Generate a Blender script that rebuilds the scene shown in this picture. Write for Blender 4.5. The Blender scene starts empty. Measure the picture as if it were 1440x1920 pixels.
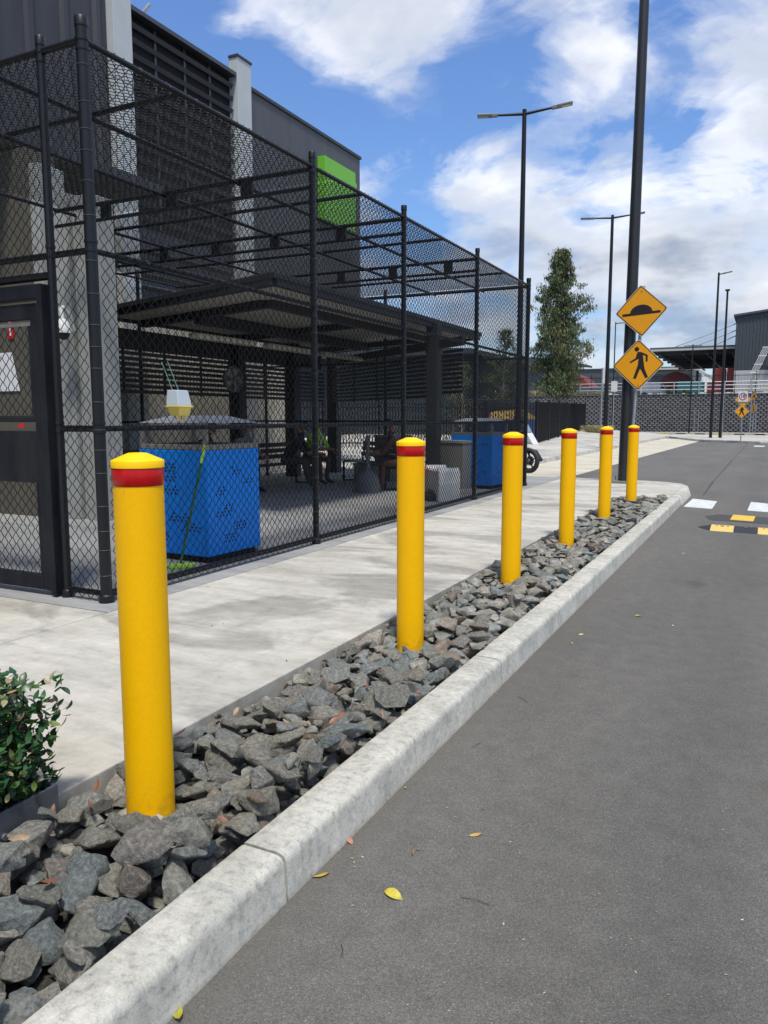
import bpy, bmesh, math, random
import numpy as np
from mathutils import Vector, Matrix, noise
random.seed(7); RS = np.random.RandomState(7)
S = bpy.context.scene; COL = S.collection
R_ = math.radians; PI = math.pi

# ------------------------------------------------------------------ camera, sky, sun, exposure
cam = bpy.data.cameras.new('camera'); co = bpy.data.objects.new('camera', cam); COL.objects.link(co)
cam.sensor_fit = 'VERTICAL'; cam.sensor_height = 24.0; cam.lens = 24.0 * 1442 / 1920
cam.clip_start = 0.05; cam.clip_end = 1500
co.location = (0, 0, 1.5); co.rotation_euler = (R_(90 - 6.998), 0, R_(26.362))
S.camera = co
S.render.resolution_x = 768; S.render.resolution_y = 1024
S.view_settings.view_transform = 'Standard'; S.view_settings.look = 'None'
S.view_settings.exposure = 0.80; S.view_settings.gamma = 1; S.view_settings.use_curve_mapping = False
SUN_EL, SUN_AZ = 67.0, 146.0        # azimuth from +y towards +x
sun = bpy.data.lights.new('sun', 'SUN'); so = bpy.data.objects.new('sun', sun); COL.objects.link(so)
sun.energy = 2.3; sun.angle = R_(8); sun.color = (1.0, 0.945, 0.85)
sd = Vector((math.sin(R_(SUN_AZ)) * math.cos(R_(SUN_EL)), math.cos(R_(SUN_AZ)) * math.cos(R_(SUN_EL)), math.sin(R_(SUN_EL))))
so.rotation_euler = sd.to_track_quat('Z', 'Y').to_euler(); so.location = (0, 0, 40)

W = bpy.data.worlds.new('World'); S.world = W; W.use_nodes = True
nt = W.node_tree; nt.nodes.clear()
def N(tree, typ, **kw):
    n = tree.nodes.new(typ)
    for k, v in kw.items():
        if k.startswith('i_'):
            key = k[2:]; key = int(key) if key.isdigit() else key.replace('_', ' ')
            n.inputs[key].default_value = v
        else: setattr(n, k, v)
    return n
def L(tree, a, b): tree.links.new(a, b)
def M_(tree, op, a, b=None, clamp=False):
    n = tree.nodes.new('ShaderNodeMath'); n.operation = op; n.use_clamp = clamp
    for i, x in enumerate((a, b)):
        if x is None: continue
        if isinstance(x, (int, float)): n.inputs[i].default_value = x
        else: tree.links.new(x, n.inputs[i])
    return n.outputs[0]
def ramp(tree, fac, stops, mode='LINEAR'):
    r = tree.nodes.new('ShaderNodeValToRGB'); r.color_ramp.interpolation = mode
    e = r.color_ramp.elements
    while len(e) < len(stops): e.new(0.5)
    for i, (p, c) in enumerate(stops):
        e[i].position = p; e[i].color = (c, c, c, 1) if isinstance(c, (int, float)) else tuple(c) + (1,)
    tree.links.new(fac, r.inputs[0]); return r.outputs[0]
def mixc(tree, fac, a, b, mode='MIX'):
    n = tree.nodes.new('ShaderNodeMix'); n.data_type = 'RGBA'; n.blend_type = mode
    for s, x in ((n.inputs[0], fac), (n.inputs[6], a), (n.inputs[7], b)):
        if isinstance(x, (int, float)): s.default_value = x
        elif isinstance(x, tuple): s.default_value = x if len(x) == 4 else x + (1,)
        else: tree.links.new(x, s)
    return n.outputs[2]
sky = N(nt, 'ShaderNodeTexSky', sky_type='NISHITA', sun_disc=False, sun_elevation=R_(SUN_EL), sun_rotation=R_(SUN_AZ),
        air_density=1.3, dust_density=0.6, ozone_density=2.4)
tc = N(nt, 'ShaderNodeTexCoord'); sep = N(nt, 'ShaderNodeSeparateXYZ'); L(nt, tc.outputs['Generated'], sep.inputs[0])
zz = M_(nt, 'MAXIMUM', sep.outputs[2], 0.0); zd = M_(nt, 'ADD', zz, 0.30)
cx = M_(nt, 'DIVIDE', sep.outputs[0], zd); cy = M_(nt, 'DIVIDE', sep.outputs[1], zd)
cmb = N(nt, 'ShaderNodeCombineXYZ'); L(nt, cx, cmb.inputs[0]); L(nt, cy, cmb.inputs[1]); cmb.inputs[2].default_value = 8.3
n1 = N(nt, 'ShaderNodeTexNoise', noise_dimensions='3D', i_Scale=3.3, i_Detail=8.0, i_Roughness=0.56, i_Distortion=0.45); L(nt, cmb.outputs[0], n1.inputs['Vector'])
n2 = N(nt, 'ShaderNodeTexNoise', noise_dimensions='3D', i_Scale=8.5, i_Detail=6.0, i_Roughness=0.6); L(nt, cmb.outputs[0], n2.inputs['Vector'])
# cloud banks and clear patches as seen from the place: direction, radius, amount
def dirpx(x, y):
    u = (x - 720) / 1442; v = -(y - 960) / 1442
    p, a = R_(6.998), R_(26.362)
    F = Vector((-math.sin(a) * math.cos(p), math.cos(a) * math.cos(p), -math.sin(p))); Rt = Vector((math.cos(a), math.sin(a), 0))
    return (F + Rt * u + Rt.cross(F) * v).normalized()
bias = None
for (x, y, r, a) in [(660, 40, .10, .20), (760, 110, .08, .16), (540, 20, .08, .12), (430, 50, .05, .08), (1060, 30, .11, .13), (1380, 80, .10, .08), (800, 270, .09, .24), (930, 320, .09, .20), (1040, 170, .06, .10),
                     (1130, 230, .07, .12), (1340, 260, .09, .08), (900, 520, .16, .12), (1370, 470, .12, .34), (1250, 560, .13, .10), (1110, 500, .10, .14), (1400, 620, .16, .16), (1040, 400, .06, .08),
                     (960, 140, .08, -.22), (860, 200, .08, -.24), (640, 210, .09, -.26), (470, 150, .06, -.20), (330, 20, .05, -.2), (1020, 290, .035, -.10), (1120, 350, .045, -.18), (780, 400, .05, -.18), (1250, 170, .06, -.18), (1270, 330, .045, -.14), (1400, 370, .05, -.12),
                     (1250, 20, .05, -.12), (1150, 660, .12, -.12), (720, 450, .05, -.06)]:
    d = dirpx(x, y)
    vd = N(nt, 'ShaderNodeVectorMath', operation='DISTANCE'); L(nt, tc.outputs['Generated'], vd.inputs[0]); vd.inputs[1].default_value = d
    q = M_(nt, 'DIVIDE', vd.outputs['Value'], r); q = M_(nt, 'MULTIPLY', q, q); q = M_(nt, 'MULTIPLY', q, -1.0); q = M_(nt, 'EXPONENT', q); q = M_(nt, 'MULTIPLY', q, a * (0.56 if a > 0 else 1.05))
    bias = q if bias is None else M_(nt, 'ADD', bias, q)
dens = M_(nt, 'ADD', M_(nt, 'ADD', M_(nt, 'MULTIPLY', n1.outputs['Fac'], 0.95), -0.005), bias)
dens = M_(nt, 'ADD', dens, M_(nt, 'MULTIPLY', M_(nt, 'SUBTRACT', n2.outputs['Fac'], 0.5), 0.16))
cov = ramp(nt, dens, [(0.39, 0.0), (0.47, 0.28), (0.57, 0.72), (0.78, 1.0)], 'EASE')
n4 = N(nt, 'ShaderNodeTexNoise', noise_dimensions='3D', i_Scale=4.2, i_Detail=9.0, i_Roughness=0.62, i_Distortion=0.9)
mpw = N(nt, 'ShaderNodeMapping'); mpw.inputs['Scale'].default_value = (0.55, 1.0, 1.0); mpw.inputs['Rotation'].default_value = (0, 0, 0.7); L(nt, cmb.outputs[0], mpw.inputs[0]); L(nt, mpw.outputs[0], n4.inputs['Vector'])
wisp = M_(nt, 'MULTIPLY', ramp(nt, n4.outputs['Fac'], [(0.47, 0.0), (0.72, 0.62)]), ramp(nt, dens, [(0.32, 0.0), (0.44, 1.0)]))
cov = M_(nt, 'ADD', cov, M_(nt, 'MULTIPLY', M_(nt, 'SUBTRACT', 1.0, cov), wisp))
hz = ramp(nt, zz, [(0.0, 0.45), (0.10, 0.15), (0.22, 0.0)])
cov = M_(nt, 'MAXIMUM', cov, hz)
n3 = N(nt, 'ShaderNodeTexNoise', noise_dimensions='3D', i_Scale=3.4, i_Detail=5.0, i_Roughness=0.55); 
off = N(nt, 'ShaderNodeVectorMath', operation='ADD'); L(nt, cmb.outputs[0], off.inputs[0]); off.inputs[1].default_value = (.12, .2, 5.0); L(nt, off.outputs[0], n3.inputs['Vector'])
shade = M_(nt, 'ADD', M_(nt, 'MULTIPLY', n3.outputs['Fac'], 0.9), M_(nt, 'MULTIPLY', dens, 0.35))
lowz = ramp(nt, zz, [(0.04, 0.20), (0.34, 0.0)])
shade = M_(nt, 'ADD', shade, lowz)
ccol = ramp(nt, shade, [(0.55, (0.66, 0.66, 0.665)), (0.72, (0.46, 0.48, 0.52)), (0.98, (0.21, 0.25, 0.33))], 'EASE')
skc = N(nt, 'ShaderNodeVectorMath', operation='SCALE'); L(nt, sky.outputs[0], skc.inputs[0]); skc.inputs['Scale'].default_value = 0.098
tint = mixc(nt, 1.0, skc.outputs[0], (0.56, 0.71, 0.98), 'MULTIPLY')
fin = mixc(nt, cov, tint, ccol)
bg = N(nt, 'ShaderNodeBackground'); L(nt, fin, bg.inputs[0]); bg.inputs[1].default_value = 1.0
L(nt, bg.outputs[0], N(nt, 'ShaderNodeOutputWorld').inputs[0])

# ------------------------------------------------------------------ materials
MATS = {}
def mat(name, base, rough=0.6, var=0.0, vscale=6.0, var2=None, grain=0.0, gscale=200.0, bump=0.0, bscale=40.0, metal=0.0, spec=0.5, stretch=None, coat=0.0, alpha=1.0, trans=0.0, attr=None):
    if name in MATS: return MATS[name]
    m = bpy.data.materials.new(name); m.use_nodes = True; t = m.node_tree; b = t.nodes['Principled BSDF']
    b.inputs['Roughness'].default_value = rough; b.inputs['Metallic'].default_value = metal
    b.inputs['Specular IOR Level'].default_value = spec; b.inputs['Coat Weight'].default_value = coat; b.inputs['Alpha'].default_value = alpha
    b.inputs['Transmission Weight'].default_value = trans
    tcx = N(t, 'ShaderNodeTexCoord'); vec = tcx.outputs['Object']
    if stretch:
        mp = N(t, 'ShaderNodeMapping'); mp.inputs['Scale'].default_value = stretch; L(t, vec, mp.inputs[0]); vec2 = mp.outputs[0]
    else: vec2 = vec
    col = base + (1,)
    if attr:
        at = N(t, 'ShaderNodeAttribute'); at.attribute_name = attr; col = at.outputs['Color']
    if var or var2:
        nz = N(t, 'ShaderNodeTexNoise', i_Scale=vscale, i_Detail=6.0, i_Roughness=0.62); L(t, vec2, nz.inputs['Vector'])
        c2 = var2 + (1,) if var2 else tuple(c * (1 - var) for c in base) + (1,)
        f = ramp(t, nz.outputs['Fac'], [(0.36, 0.0), (0.66, 1.0)])
        if attr: col = mixc(t, f, col, (1 - var,) * 3, 'MULTIPLY') if not var2 else mixc(t, f, col, c2)
        else: col = mixc(t, f, col, c2)
    if grain:
        g = N(t, 'ShaderNodeTexNoise', i_Scale=gscale, i_Detail=3.0, i_Roughness=0.7); L(t, vec, g.inputs['Vector'])
        gf = ramp(t, g.outputs['Fac'], [(0.30, 1 - grain), (0.70, 1 + grain)])
        col = mixc(t, 1.0, col, gf, 'MULTIPLY')
    if isinstance(col, tuple): b.inputs['Base Color'].default_value = col
    else: L(t, col, b.inputs['Base Color'])
    if bump:
        bz = N(t, 'ShaderNodeTexNoise', i_Scale=bscale, i_Detail=5.0, i_Roughness=0.65); L(t, vec, bz.inputs['Vector'])
        bp = N(t, 'ShaderNodeBump', i_Distance=bump); bp.inputs['Strength'].default_value = 1.0; L(t, bz.outputs['Fac'], bp.inputs['Height']); L(t, bp.outputs[0], b.inputs['Normal'])
    MATS[name] = m; return m

def asphalt():
    m = bpy.data.materials.new('asphalt'); m.use_nodes = True; t = m.node_tree; b = t.nodes['Principled BSDF']
    b.inputs['Roughness'].default_value = 0.85; b.inputs['Specular IOR Level'].default_value = 0.35
    v = N(t, 'ShaderNodeTexCoord').outputs['Object']
    vo = N(t, 'ShaderNodeTexVoronoi', i_Scale=300.0); L(t, v, vo.inputs['Vector'])
    sp = N(t, 'ShaderNodeSeparateColor'); L(t, vo.outputs['Color'], sp.inputs[0])
    agg = ramp(t, sp.outputs[0], [(0.0, (0.086, 0.082, 0.073)), (0.55, (0.132, 0.126, 0.112)), (0.92, (0.168, 0.161, 0.145)), (0.996, (0.20, 0.193, 0.175)), (1.0, (0.36, 0.345, 0.31))])
    fn = N(t, 'ShaderNodeTexNoise', i_Scale=420.0, i_Detail=2.0); L(t, v, fn.inputs['Vector'])
    agg = mixc(t, 1.0, agg, ramp(t, fn.outputs['Fac'], [(0.3, 0.72), (0.7, 1.28)]), 'MULTIPLY')
    big = N(t, 'ShaderNodeTexNoise', i_Scale=0.55, i_Detail=6.0, i_Roughness=0.6); 
    mp = N(t, 'ShaderNodeMapping'); mp.inputs['Scale'].default_value = (1.6, 0.5, 1); L(t, v, mp.inputs[0]); L(t, mp.outputs[0], big.inputs['Vector'])
    c = mixc(t, 1.0, agg, ramp(t, big.outputs['Fac'], [(0.3, 0.82), (0.7, 1.12)]), 'MULTIPLY')
    mid = N(t, 'ShaderNodeTexNoise', i_Scale=9.0, i_Detail=5.0); L(t, v, mid.inputs['Vector'])
    c = mixc(t, 1.0, c, ramp(t, mid.outputs['Fac'], [(0.3, 0.90), (0.7, 1.08)]), 'MULTIPLY')
    sx = N(t, 'ShaderNodeSeparateXYZ'); L(t, v, sx.inputs[0]); wob = M_(t, 'MULTIPLY', M_(t, 'SUBTRACT', big.outputs['Fac'], .5), .6)
    tr = None
    for xc in (-.15, 1.45):
        q = M_(t, 'DIVIDE', M_(t, 'ADD', M_(t, 'SUBTRACT', sx.outputs[0], xc), wob), .24); q = M_(t, 'EXPONENT', M_(t, 'MULTIPLY', M_(t, 'MULTIPLY', q, q), -1.0)); tr = q if tr is None else M_(t, 'ADD', tr, q)
    c = mixc(t, M_(t, 'MULTIPLY', tr, .16), c, (0.05, 0.048, 0.045, 1))
    ed = M_(t, 'DIVIDE', M_(t, 'ADD', sx.outputs[0], 1.26), .10); ed = M_(t, 'EXPONENT', M_(t, 'MULTIPLY', M_(t, 'MULTIPLY', ed, ed), -1.0)); c = mixc(t, M_(t, 'MULTIPLY', ed, M_(t, 'MULTIPLY', mid.outputs['Fac'], .75)), c, (0.115, 0.105, 0.085, 1))
    for (sx_, sy_, r_, col_, am) in ((.13, 3.36, .05, (.085, .05, .03, 1), .7), (.9, 5.2, .16, (.04, .038, .036, 1), .5), (-.5, 7.4, .13, (.045, .042, .04, 1), .45)):
        vd = N(t, 'ShaderNodeVectorMath', operation='DISTANCE'); dv = mixc(t, .06, v, mid.outputs['Color']); L(t, v, vd.inputs[0]); vd.inputs[1].default_value = (sx_, sy_, 0)
        q = M_(t, 'DIVIDE', M_(t, 'ADD', vd.outputs['Value'], M_(t, 'MULTIPLY', M_(t, 'SUBTRACT', mid.outputs['Fac'], .5), r_ * 1.6)), r_); q = M_(t, 'EXPONENT', M_(t, 'MULTIPLY', M_(t, 'MULTIPLY', q, q), -1.0)); c = mixc(t, M_(t, 'MULTIPLY', q, am), c, col_)
    L(t, c, b.inputs['Base Color'])
    bp = N(t, 'ShaderNodeBump', i_Distance=0.003); bp.inputs['Strength'].default_value = 0.7
    hh = M_(t, 'ADD', vo.outputs['Distance'], fn.outputs['Fac']); L(t, hh, bp.inputs['Height']); L(t, bp.outputs[0], b.inputs['Normal'])
    return m
def concrete(name, base, dark, stainscale=1.2, st=(0.35, 1.3, 1), lo=0.42, hi=0.68, grain=0.10, warm=(0.30, 0.25, 0.18), warmf=0.25, blot=0.0):
    m = bpy.data.materials.new(name); m.use_nodes = True; t = m.node_tree; b = t.nodes['Principled BSDF']
    b.inputs['Roughness'].default_value = 0.8; b.inputs['Specular IOR Level'].default_value = 0.3
    v = N(t, 'ShaderNodeTexCoord').outputs['Object']
    mp = N(t, 'ShaderNodeMapping'); mp.inputs['Scale'].default_value = st; mp.inputs['Rotation'].default_value = (0, 0, 0.3); L(t, v, mp.inputs[0])
    s1 = N(t, 'ShaderNodeTexNoise', i_Scale=stainscale, i_Detail=8.0, i_Roughness=0.62, i_Distortion=0.6); L(t, mp.outputs[0], s1.inputs['Vector'])
    c = mixc(t, ramp(t, s1.outputs['Fac'], [(lo, 0.0), (hi, 1.0)]), base + (1,), dark + (1,))
    s2 = N(t, 'ShaderNodeTexNoise', i_Scale=stainscale * 5.5, i_Detail=7.0, i_Roughness=0.7); L(t, mp.outputs[0], s2.inputs['Vector'])
    c = mixc(t, 1.0, c, ramp(t, s2.outputs['Fac'], [(0.3, 0.80), (0.5, 1.0), (0.72, 1.13)]), 'MULTIPLY')
    s3 = N(t, 'ShaderNodeTexNoise', i_Scale=0.9, i_Detail=4.0); L(t, v, s3.inputs['Vector'])
    c = mixc(t, M_(t, 'MULTIPLY', ramp(t, s3.outputs['Fac'], [(0.5, 0.0), (0.7, 1.0)]), warmf), c, warm + (1,))
    if blot:
        s4 = N(t, 'ShaderNodeTexNoise', i_Scale=0.62, i_Detail=7.0, i_Roughness=0.55, i_Distortion=1.4); mp4 = N(t, 'ShaderNodeMapping'); mp4.inputs['Scale'].default_value = (0.8, 1.5, 1); mp4.inputs['Location'].default_value = (3.1, 1.2, 0); L(t, v, mp4.inputs[0]); L(t, mp4.outputs[0], s4.inputs['Vector'])
        c = mixc(t, M_(t, 'MULTIPLY', ramp(t, s4.outputs['Fac'], [(0.535, 0.0), (0.60, 1.0)]), blot), c, (0.15, 0.143, 0.125, 1))
        s5 = N(t, 'ShaderNodeTexNoise', i_Scale=7.0, i_Detail=8.0, i_Roughness=0.75); L(t, v, s5.inputs['Vector'])
        c = mixc(t, 1.0, c, ramp(t, s5.outputs['Fac'], [(0.34, 0.84), (0.5, 1.0), (0.68, 1.10)]), 'MULTIPLY')
    g = N(t, 'ShaderNodeTexNoise', i_Scale=160.0, i_Detail=3.0, i_Roughness=0.7); L(t, v, g.inputs['Vector'])
    c = mixc(t, 1.0, c, ramp(t, g.outputs['Fac'], [(0.3, 1 - grain), (0.7, 1 + grain)]), 'MULTIPLY')
    L(t, c, b.inputs['Base Color'])
    bp = N(t, 'ShaderNodeBump', i_Distance=0.0015); L(t, g.outputs['Fac'], bp.inputs['Height']); L(t, bp.outputs[0], b.inputs['Normal'])
    MATS[name] = m; return m
def stone_mat():
    m = bpy.data.materials.new('basalt_stone'); m.use_nodes = True; t = m.node_tree; b = t.nodes['Principled BSDF']
    b.inputs['Roughness'].default_value = 0.72; b.inputs['Specular IOR Level'].default_value = 0.35
    at = N(t, 'ShaderNodeAttribute'); at.attribute_name = 'tint'
    oi = N(t, 'ShaderNodeObjectInfo')
    v = N(t, 'ShaderNodeTexCoord').outputs['Object']
    add = N(t, 'ShaderNodeVectorMath', operation='ADD'); L(t, v, add.inputs[0])
    sc = N(t, 'ShaderNodeMath', operation='MULTIPLY'); L(t, oi.outputs['Random'], sc.inputs[0]); sc.inputs[1].default_value = 37.0
    L(t, sc.outputs[0], add.inputs[1]); v = add.outputs[0]
    rnd = M_(t, 'FRACT', M_(t, 'ADD', oi.outputs['Random'], at.outputs['Fac']))
    c = ramp(t, rnd, [(0.0, (0.155, 0.155, 0.130)), (0.22, (0.225, 0.212, 0.172)), (0.42, (0.150, 0.172, 0.165)), (0.62, (0.245, 0.232, 0.190)), (0.80, (0.19, 0.20, 0.19)), (0.92, (0.190, 0.150, 0.112)), (1.0, (0.34, 0.32, 0.27))])
    n = N(t, 'ShaderNodeTexNoise', i_Scale=14.0, i_Detail=8.0, i_Roughness=0.7); L(t, v, n.inputs['Vector'])
    c = mixc(t, 1.0, c, ramp(t, n.outputs['Fac'], [(0.28, 0.45), (0.5, 1.0), (0.72, 1.9)]), 'MULTIPLY')
    vv = N(t, 'ShaderNodeTexVoronoi', feature='DISTANCE_TO_EDGE', i_Scale=17.0); 
    dn = N(t, 'ShaderNodeTexNoise', i_Scale=10.0, i_Detail=4.0); L(t, v, dn.inputs['Vector'])
    ad2 = mixc(t, 0.35, v, dn.outputs['Color']); L(t, ad2, vv.inputs['Vector'])
    vein = ramp(t, vv.outputs['Distance'], [(0.0, 1.0), (0.018, 0.0)])
    c = mixc(t, M_(t, 'MULTIPLY', vein, M_(t, 'MULTIPLY', ramp(t, n.outputs['Fac'], [(0.42, 0.0), (0.6, 1.0)]), 0.55)), c, (0.30, 0.29, 0.25, 1))
    g = N(t, 'ShaderNodeTexNoise', i_Scale=130.0, i_Detail=4.0, i_Roughness=0.75); L(t, v, g.inputs['Vector'])
    c = mixc(t, 1.0, c, ramp(t, g.outputs['Fac'], [(0.3, 0.78), (0.7, 1.25)]), 'MULTIPLY')
    L(t, c, b.inputs['Base Color'])
    hh = M_(t, 'ADD', M_(t, 'MULTIPLY', n.outputs['Fac'], 1.0), M_(t, 'MULTIPLY', g.outputs['Fac'], 0.12))
    bp = N(t, 'ShaderNodeBump', i_Distance=0.018); bp.inputs['Strength'].default_value = 1.0; L(t, hh, bp.inputs['Height']); L(t, bp.outputs[0], b.inputs['Normal'])
    return m
M_ASPH = asphalt()
M_SLAB = concrete('footpath_concrete', (0.50, 0.483, 0.425), (0.345, 0.33, 0.285), stainscale=0.95, lo=0.44, hi=0.70, blot=0.45)
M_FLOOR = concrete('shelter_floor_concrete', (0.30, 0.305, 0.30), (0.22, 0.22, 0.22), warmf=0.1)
M_KERB = concrete('kerb_concrete', (0.505, 0.492, 0.428), (0.34, 0.335, 0.29), stainscale=3.2, st=(1, 1, 1), lo=0.42, hi=0.72, grain=0.14, warmf=0.12)
def streaks(m):
    t = m.node_tree; b = t.nodes['Principled BSDF']; src = b.inputs['Base Color'].links[0].from_socket; v = N(t, 'ShaderNodeTexCoord').outputs['Object']
    mp = N(t, 'ShaderNodeMapping'); mp.inputs['Scale'].default_value = (3, 26, 2.2); L(t, v, mp.inputs[0]); n = N(t, 'ShaderNodeTexNoise', i_Scale=1.0, i_Detail=7.0, i_Roughness=0.7); L(t, mp.outputs[0], n.inputs['Vector'])
    c = mixc(t, ramp(t, n.outputs['Fac'], [(0.50, 0.0), (0.72, 0.55)]), src, (0.26, 0.265, 0.25, 1))
    p = N(t, 'ShaderNodeTexNoise', i_Scale=38.0, i_Detail=6.0, i_Roughness=0.75); L(t, v, p.inputs['Vector'])
    c = mixc(t, 1.0, c, ramp(t, p.outputs['Fac'], [(0.32, 0.62), (0.48, 1.0), (0.70, 1.12)]), 'MULTIPLY'); L(t, c, b.inputs['Base Color'])
    sx = N(t, 'ShaderNodeSeparateXYZ'); L(t, v, sx.inputs[0])
    d = ramp(t, M_(t, 'ADD', sx.outputs[2], M_(t, 'MULTIPLY', n.outputs['Fac'], 0.03)), [(0.012, 0.45), (0.036, 0.0)]); L(t, mixc(t, d, c, (0.17, 0.165, 0.15, 1)), b.inputs['Base Color'])
streaks(M_KERB)
M_PALE = concrete('pale_paving', (0.56, 0.52, 0.41), (0.44, 0.40, 0.31), stainscale=0.8)
M_WALLC = concrete('precast_concrete', (0.60, 0.57, 0.48), (0.45, 0.42, 0.34), stainscale=0.8, warmf=0.1)
M_STONE = stone_mat()
M_SOIL = mat('dark_soil', (0.035, 0.031, 0.026), 0.95, var2=(0.075, 0.066, 0.052), vscale=18, grain=0.5, gscale=90, bump=0.02, bscale=40)
M_YEL = mat('yellow_paint', (0.97, 0.505, 0.0), 0.45, var=0.03, vscale=5, bump=0.0012, bscale=150, spec=0.2, grain=0.03, gscale=60)
def grime(m):
    t = m.node_tree; b = t.nodes['Principled BSDF']; src = b.inputs['Base Color'].links[0].from_socket
    v = N(t, 'ShaderNodeTexCoord').outputs['Object']; sx = N(t, 'ShaderNodeSeparateXYZ'); L(t, v, sx.inputs[0])
    n = N(t, 'ShaderNodeTexNoise', i_Scale=22.0, i_Detail=7.0, i_Roughness=0.7); L(t, v, n.inputs['Vector'])
    low = ramp(t, sx.outputs[2], [(0.0, 1.0), (0.22, 0.0)]); f = M_(t, 'MULTIPLY', low, ramp(t, n.outputs['Fac'], [(0.46, 0.0), (0.66, 0.6)]))
    mp = N(t, 'ShaderNodeMapping'); mp.inputs['Scale'].default_value = (1, 1, .25); L(t, v, mp.inputs[0]); n2_ = N(t, 'ShaderNodeTexNoise', i_Scale=45.0, i_Detail=5.0); L(t, mp.outputs[0], n2_.inputs['Vector'])
    f = M_(t, 'MAXIMUM', f, ramp(t, n2_.outputs['Fac'], [(0.70, 0.0), (0.78, 0.22)]))
    L(t, mixc(t, f, src, (0.30, 0.19, 0.05, 1)), b.inputs['Base Color'])
grime(M_YEL)
M_YCAP = mat('yellow_cap', (0.95, 0.57, 0.002), 0.5, spec=0.25, bump=0.0006, bscale=200)
M_RED = mat('red_reflective_tape', (0.52, 0.003, 0.003), 0.30, spec=0.3, var=0.25, vscale=20, stretch=(6, 6, 0.2), coat=0.1)
M_BLK = mat('black_coated_steel', (0.0075, 0.0085, 0.011), 0.42, var=0.3, vscale=30, spec=0.38)
M_WIRE = mat('black_vinyl_wire', (0.006, 0.007, 0.008), 0.40, spec=0.32)
M_TIE = mat('galvanised_tie', (0.10, 0.105, 0.11), 0.45, metal=0.4)
M_NAVY = mat('gate_navy_steel', (0.005, 0.0065, 0.012), 0.5, spec=0.25, var2=(0.016, 0.018, 0.022), vscale=7, stretch=(1, 1, 0.3))
M_CLAD = mat('charcoal_cladding', (0.052, 0.055, 0.064), 0.55, var=0.22, vscale=1.6, stretch=(3, 3, .25), spec=0.4)
M_CLAD2 = mat('grey_panel', (0.085, 0.088, 0.097), 0.5, var=0.18, vscale=1.4, stretch=(3, 3, .25), spec=0.4)
M_LOUV = mat('louver_blade_paint', (0.05, 0.054, 0.064), 0.4, var=0.1, vscale=3)
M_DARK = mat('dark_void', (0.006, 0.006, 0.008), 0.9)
M_WHITEC = mat('white_column', (0.52, 0.55, 0.54), 0.55, var=0.08, vscale=2, grain=0.04, gscale=60)
M_OFFW = mat('off_white_panel', (0.34, 0.35, 0.33), 0.6, var=0.18, vscale=2.2, grain=0.05, gscale=80)
M_BEIGE = mat('beige_wall', (0.10, 0.093, 0.072), 0.75, var=0.15, vscale=1.2)
M_GREEN = mat('green_sign', (0.17, 0.50, 0.03), 0.45, var=0.06, vscale=2)
M_SOFF = mat('grey_soffit', (0.17, 0.17, 0.155), 0.7, var=0.15, vscale=3)
M_ROOFD = mat('roof_dark_steel', (0.022, 0.023, 0.026), 0.6, var=0.2, vscale=3)
M_BLUE = mat('blue_steel', (0.0, 0.20, 0.72), 0.45, spec=0.3, var=0.06, vscale=4)
M_GREYM = mat('grey_steel', (0.22, 0.215, 0.20), 0.5, var=0.15, vscale=8, metal=0.3)
M_GALV = mat('galvanised_steel', (0.38, 0.40, 0.42), 0.45, var=0.2, vscale=12, metal=0.55)
M_WHITE = mat('white_plastic', (0.66, 0.67, 0.65), 0.5, var=0.10, vscale=6)
M_SIGNY = mat('sign_yellow', (0.80, 0.335, 0.002), 0.45, var=0.04, vscale=2)
M_SIGNK = mat('sign_black', (0.012, 0.008, 0.008), 0.5)
M_SIGNE = mat('sign_edge', (0.62, 0.52, 0.40), 0.4)
M_CAVEW = mat('white_road_paint', (0.70, 0.72, 0.70), 0.6, var=0.38, vscale=9, grain=0.12, gscale=150)
M_CAVEY = mat('yellow_road_paint', (0.74, 0.47, 0.04), 0.6, var=0.2, vscale=14, grain=0.12, gscale=150)
M_RUBB = mat('black_rubber', (0.022, 0.023, 0.027), 0.7, grain=0.2, gscale=120)
M_RUBY = mat('yellow_rubber', (0.70, 0.50, 0.14), 0.6, var=0.15, vscale=20)
M_BLOCK = mat('grey_split_block', (0.135, 0.135, 0.14), 0.9, var=0.30, vscale=2.0, grain=0.25, gscale=20, bump=0.02, bscale=14)
M_FARD = mat('far_dark_cladding', (0.045, 0.058, 0.066), 0.6, var=0.08, vscale=0.3)
M_FARM = mat('far_grey_cladding', (0.055, 0.066, 0.078), 0.6, var=0.1, vscale=0.3)
M_FARL = mat('far_light_wall', (0.42, 0.43, 0.42), 0.7, var=0.1, vscale=0.5)
M_FARR = mat('red_sheet', (0.25, 0.03, 0.025), 0.6, var=0.2, vscale=1.0, stretch=(2, 2, 0.3))
M_TEAL = mat('teal_truck', (0.02, 0.16, 0.18), 0.5)
M_BARK = mat('pale_bark', (0.34, 0.31, 0.26), 0.85, var=0.35, vscale=8, stretch=(1, 1, 0.3), bump=0.01, bscale=20)
M_TLEAF = mat('eucalypt_leaf', (0.05, 0.08, 0.03), 0.5, attr='tint', spec=0.35)
M_HLEAF = mat('hedge_leaf', (0.05, 0.09, 0.03), 0.38, attr='tint', spec=0.5)
M_STEM = mat('woody_stem', (0.07, 0.05, 0.035), 0.85, var=0.3, vscale=30)
M_PLANT = mat('planter_edge_steel', (0.085, 0.098, 0.115), 0.42, var=0.25, vscale=10, metal=0.2)
M_GRASS = mat('dry_tussock', (0.18, 0.17, 0.07), 0.7, attr='tint')
M_SKIN = mat('skin', (0.30, 0.15, 0.10), 0.55, var=0.1, vscale=12)
M_HAIR = mat('dark_hair', (0.018, 0.013, 0.011), 0.6, var=0.3, vscale=60, bump=0.004, bscale=140)
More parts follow.
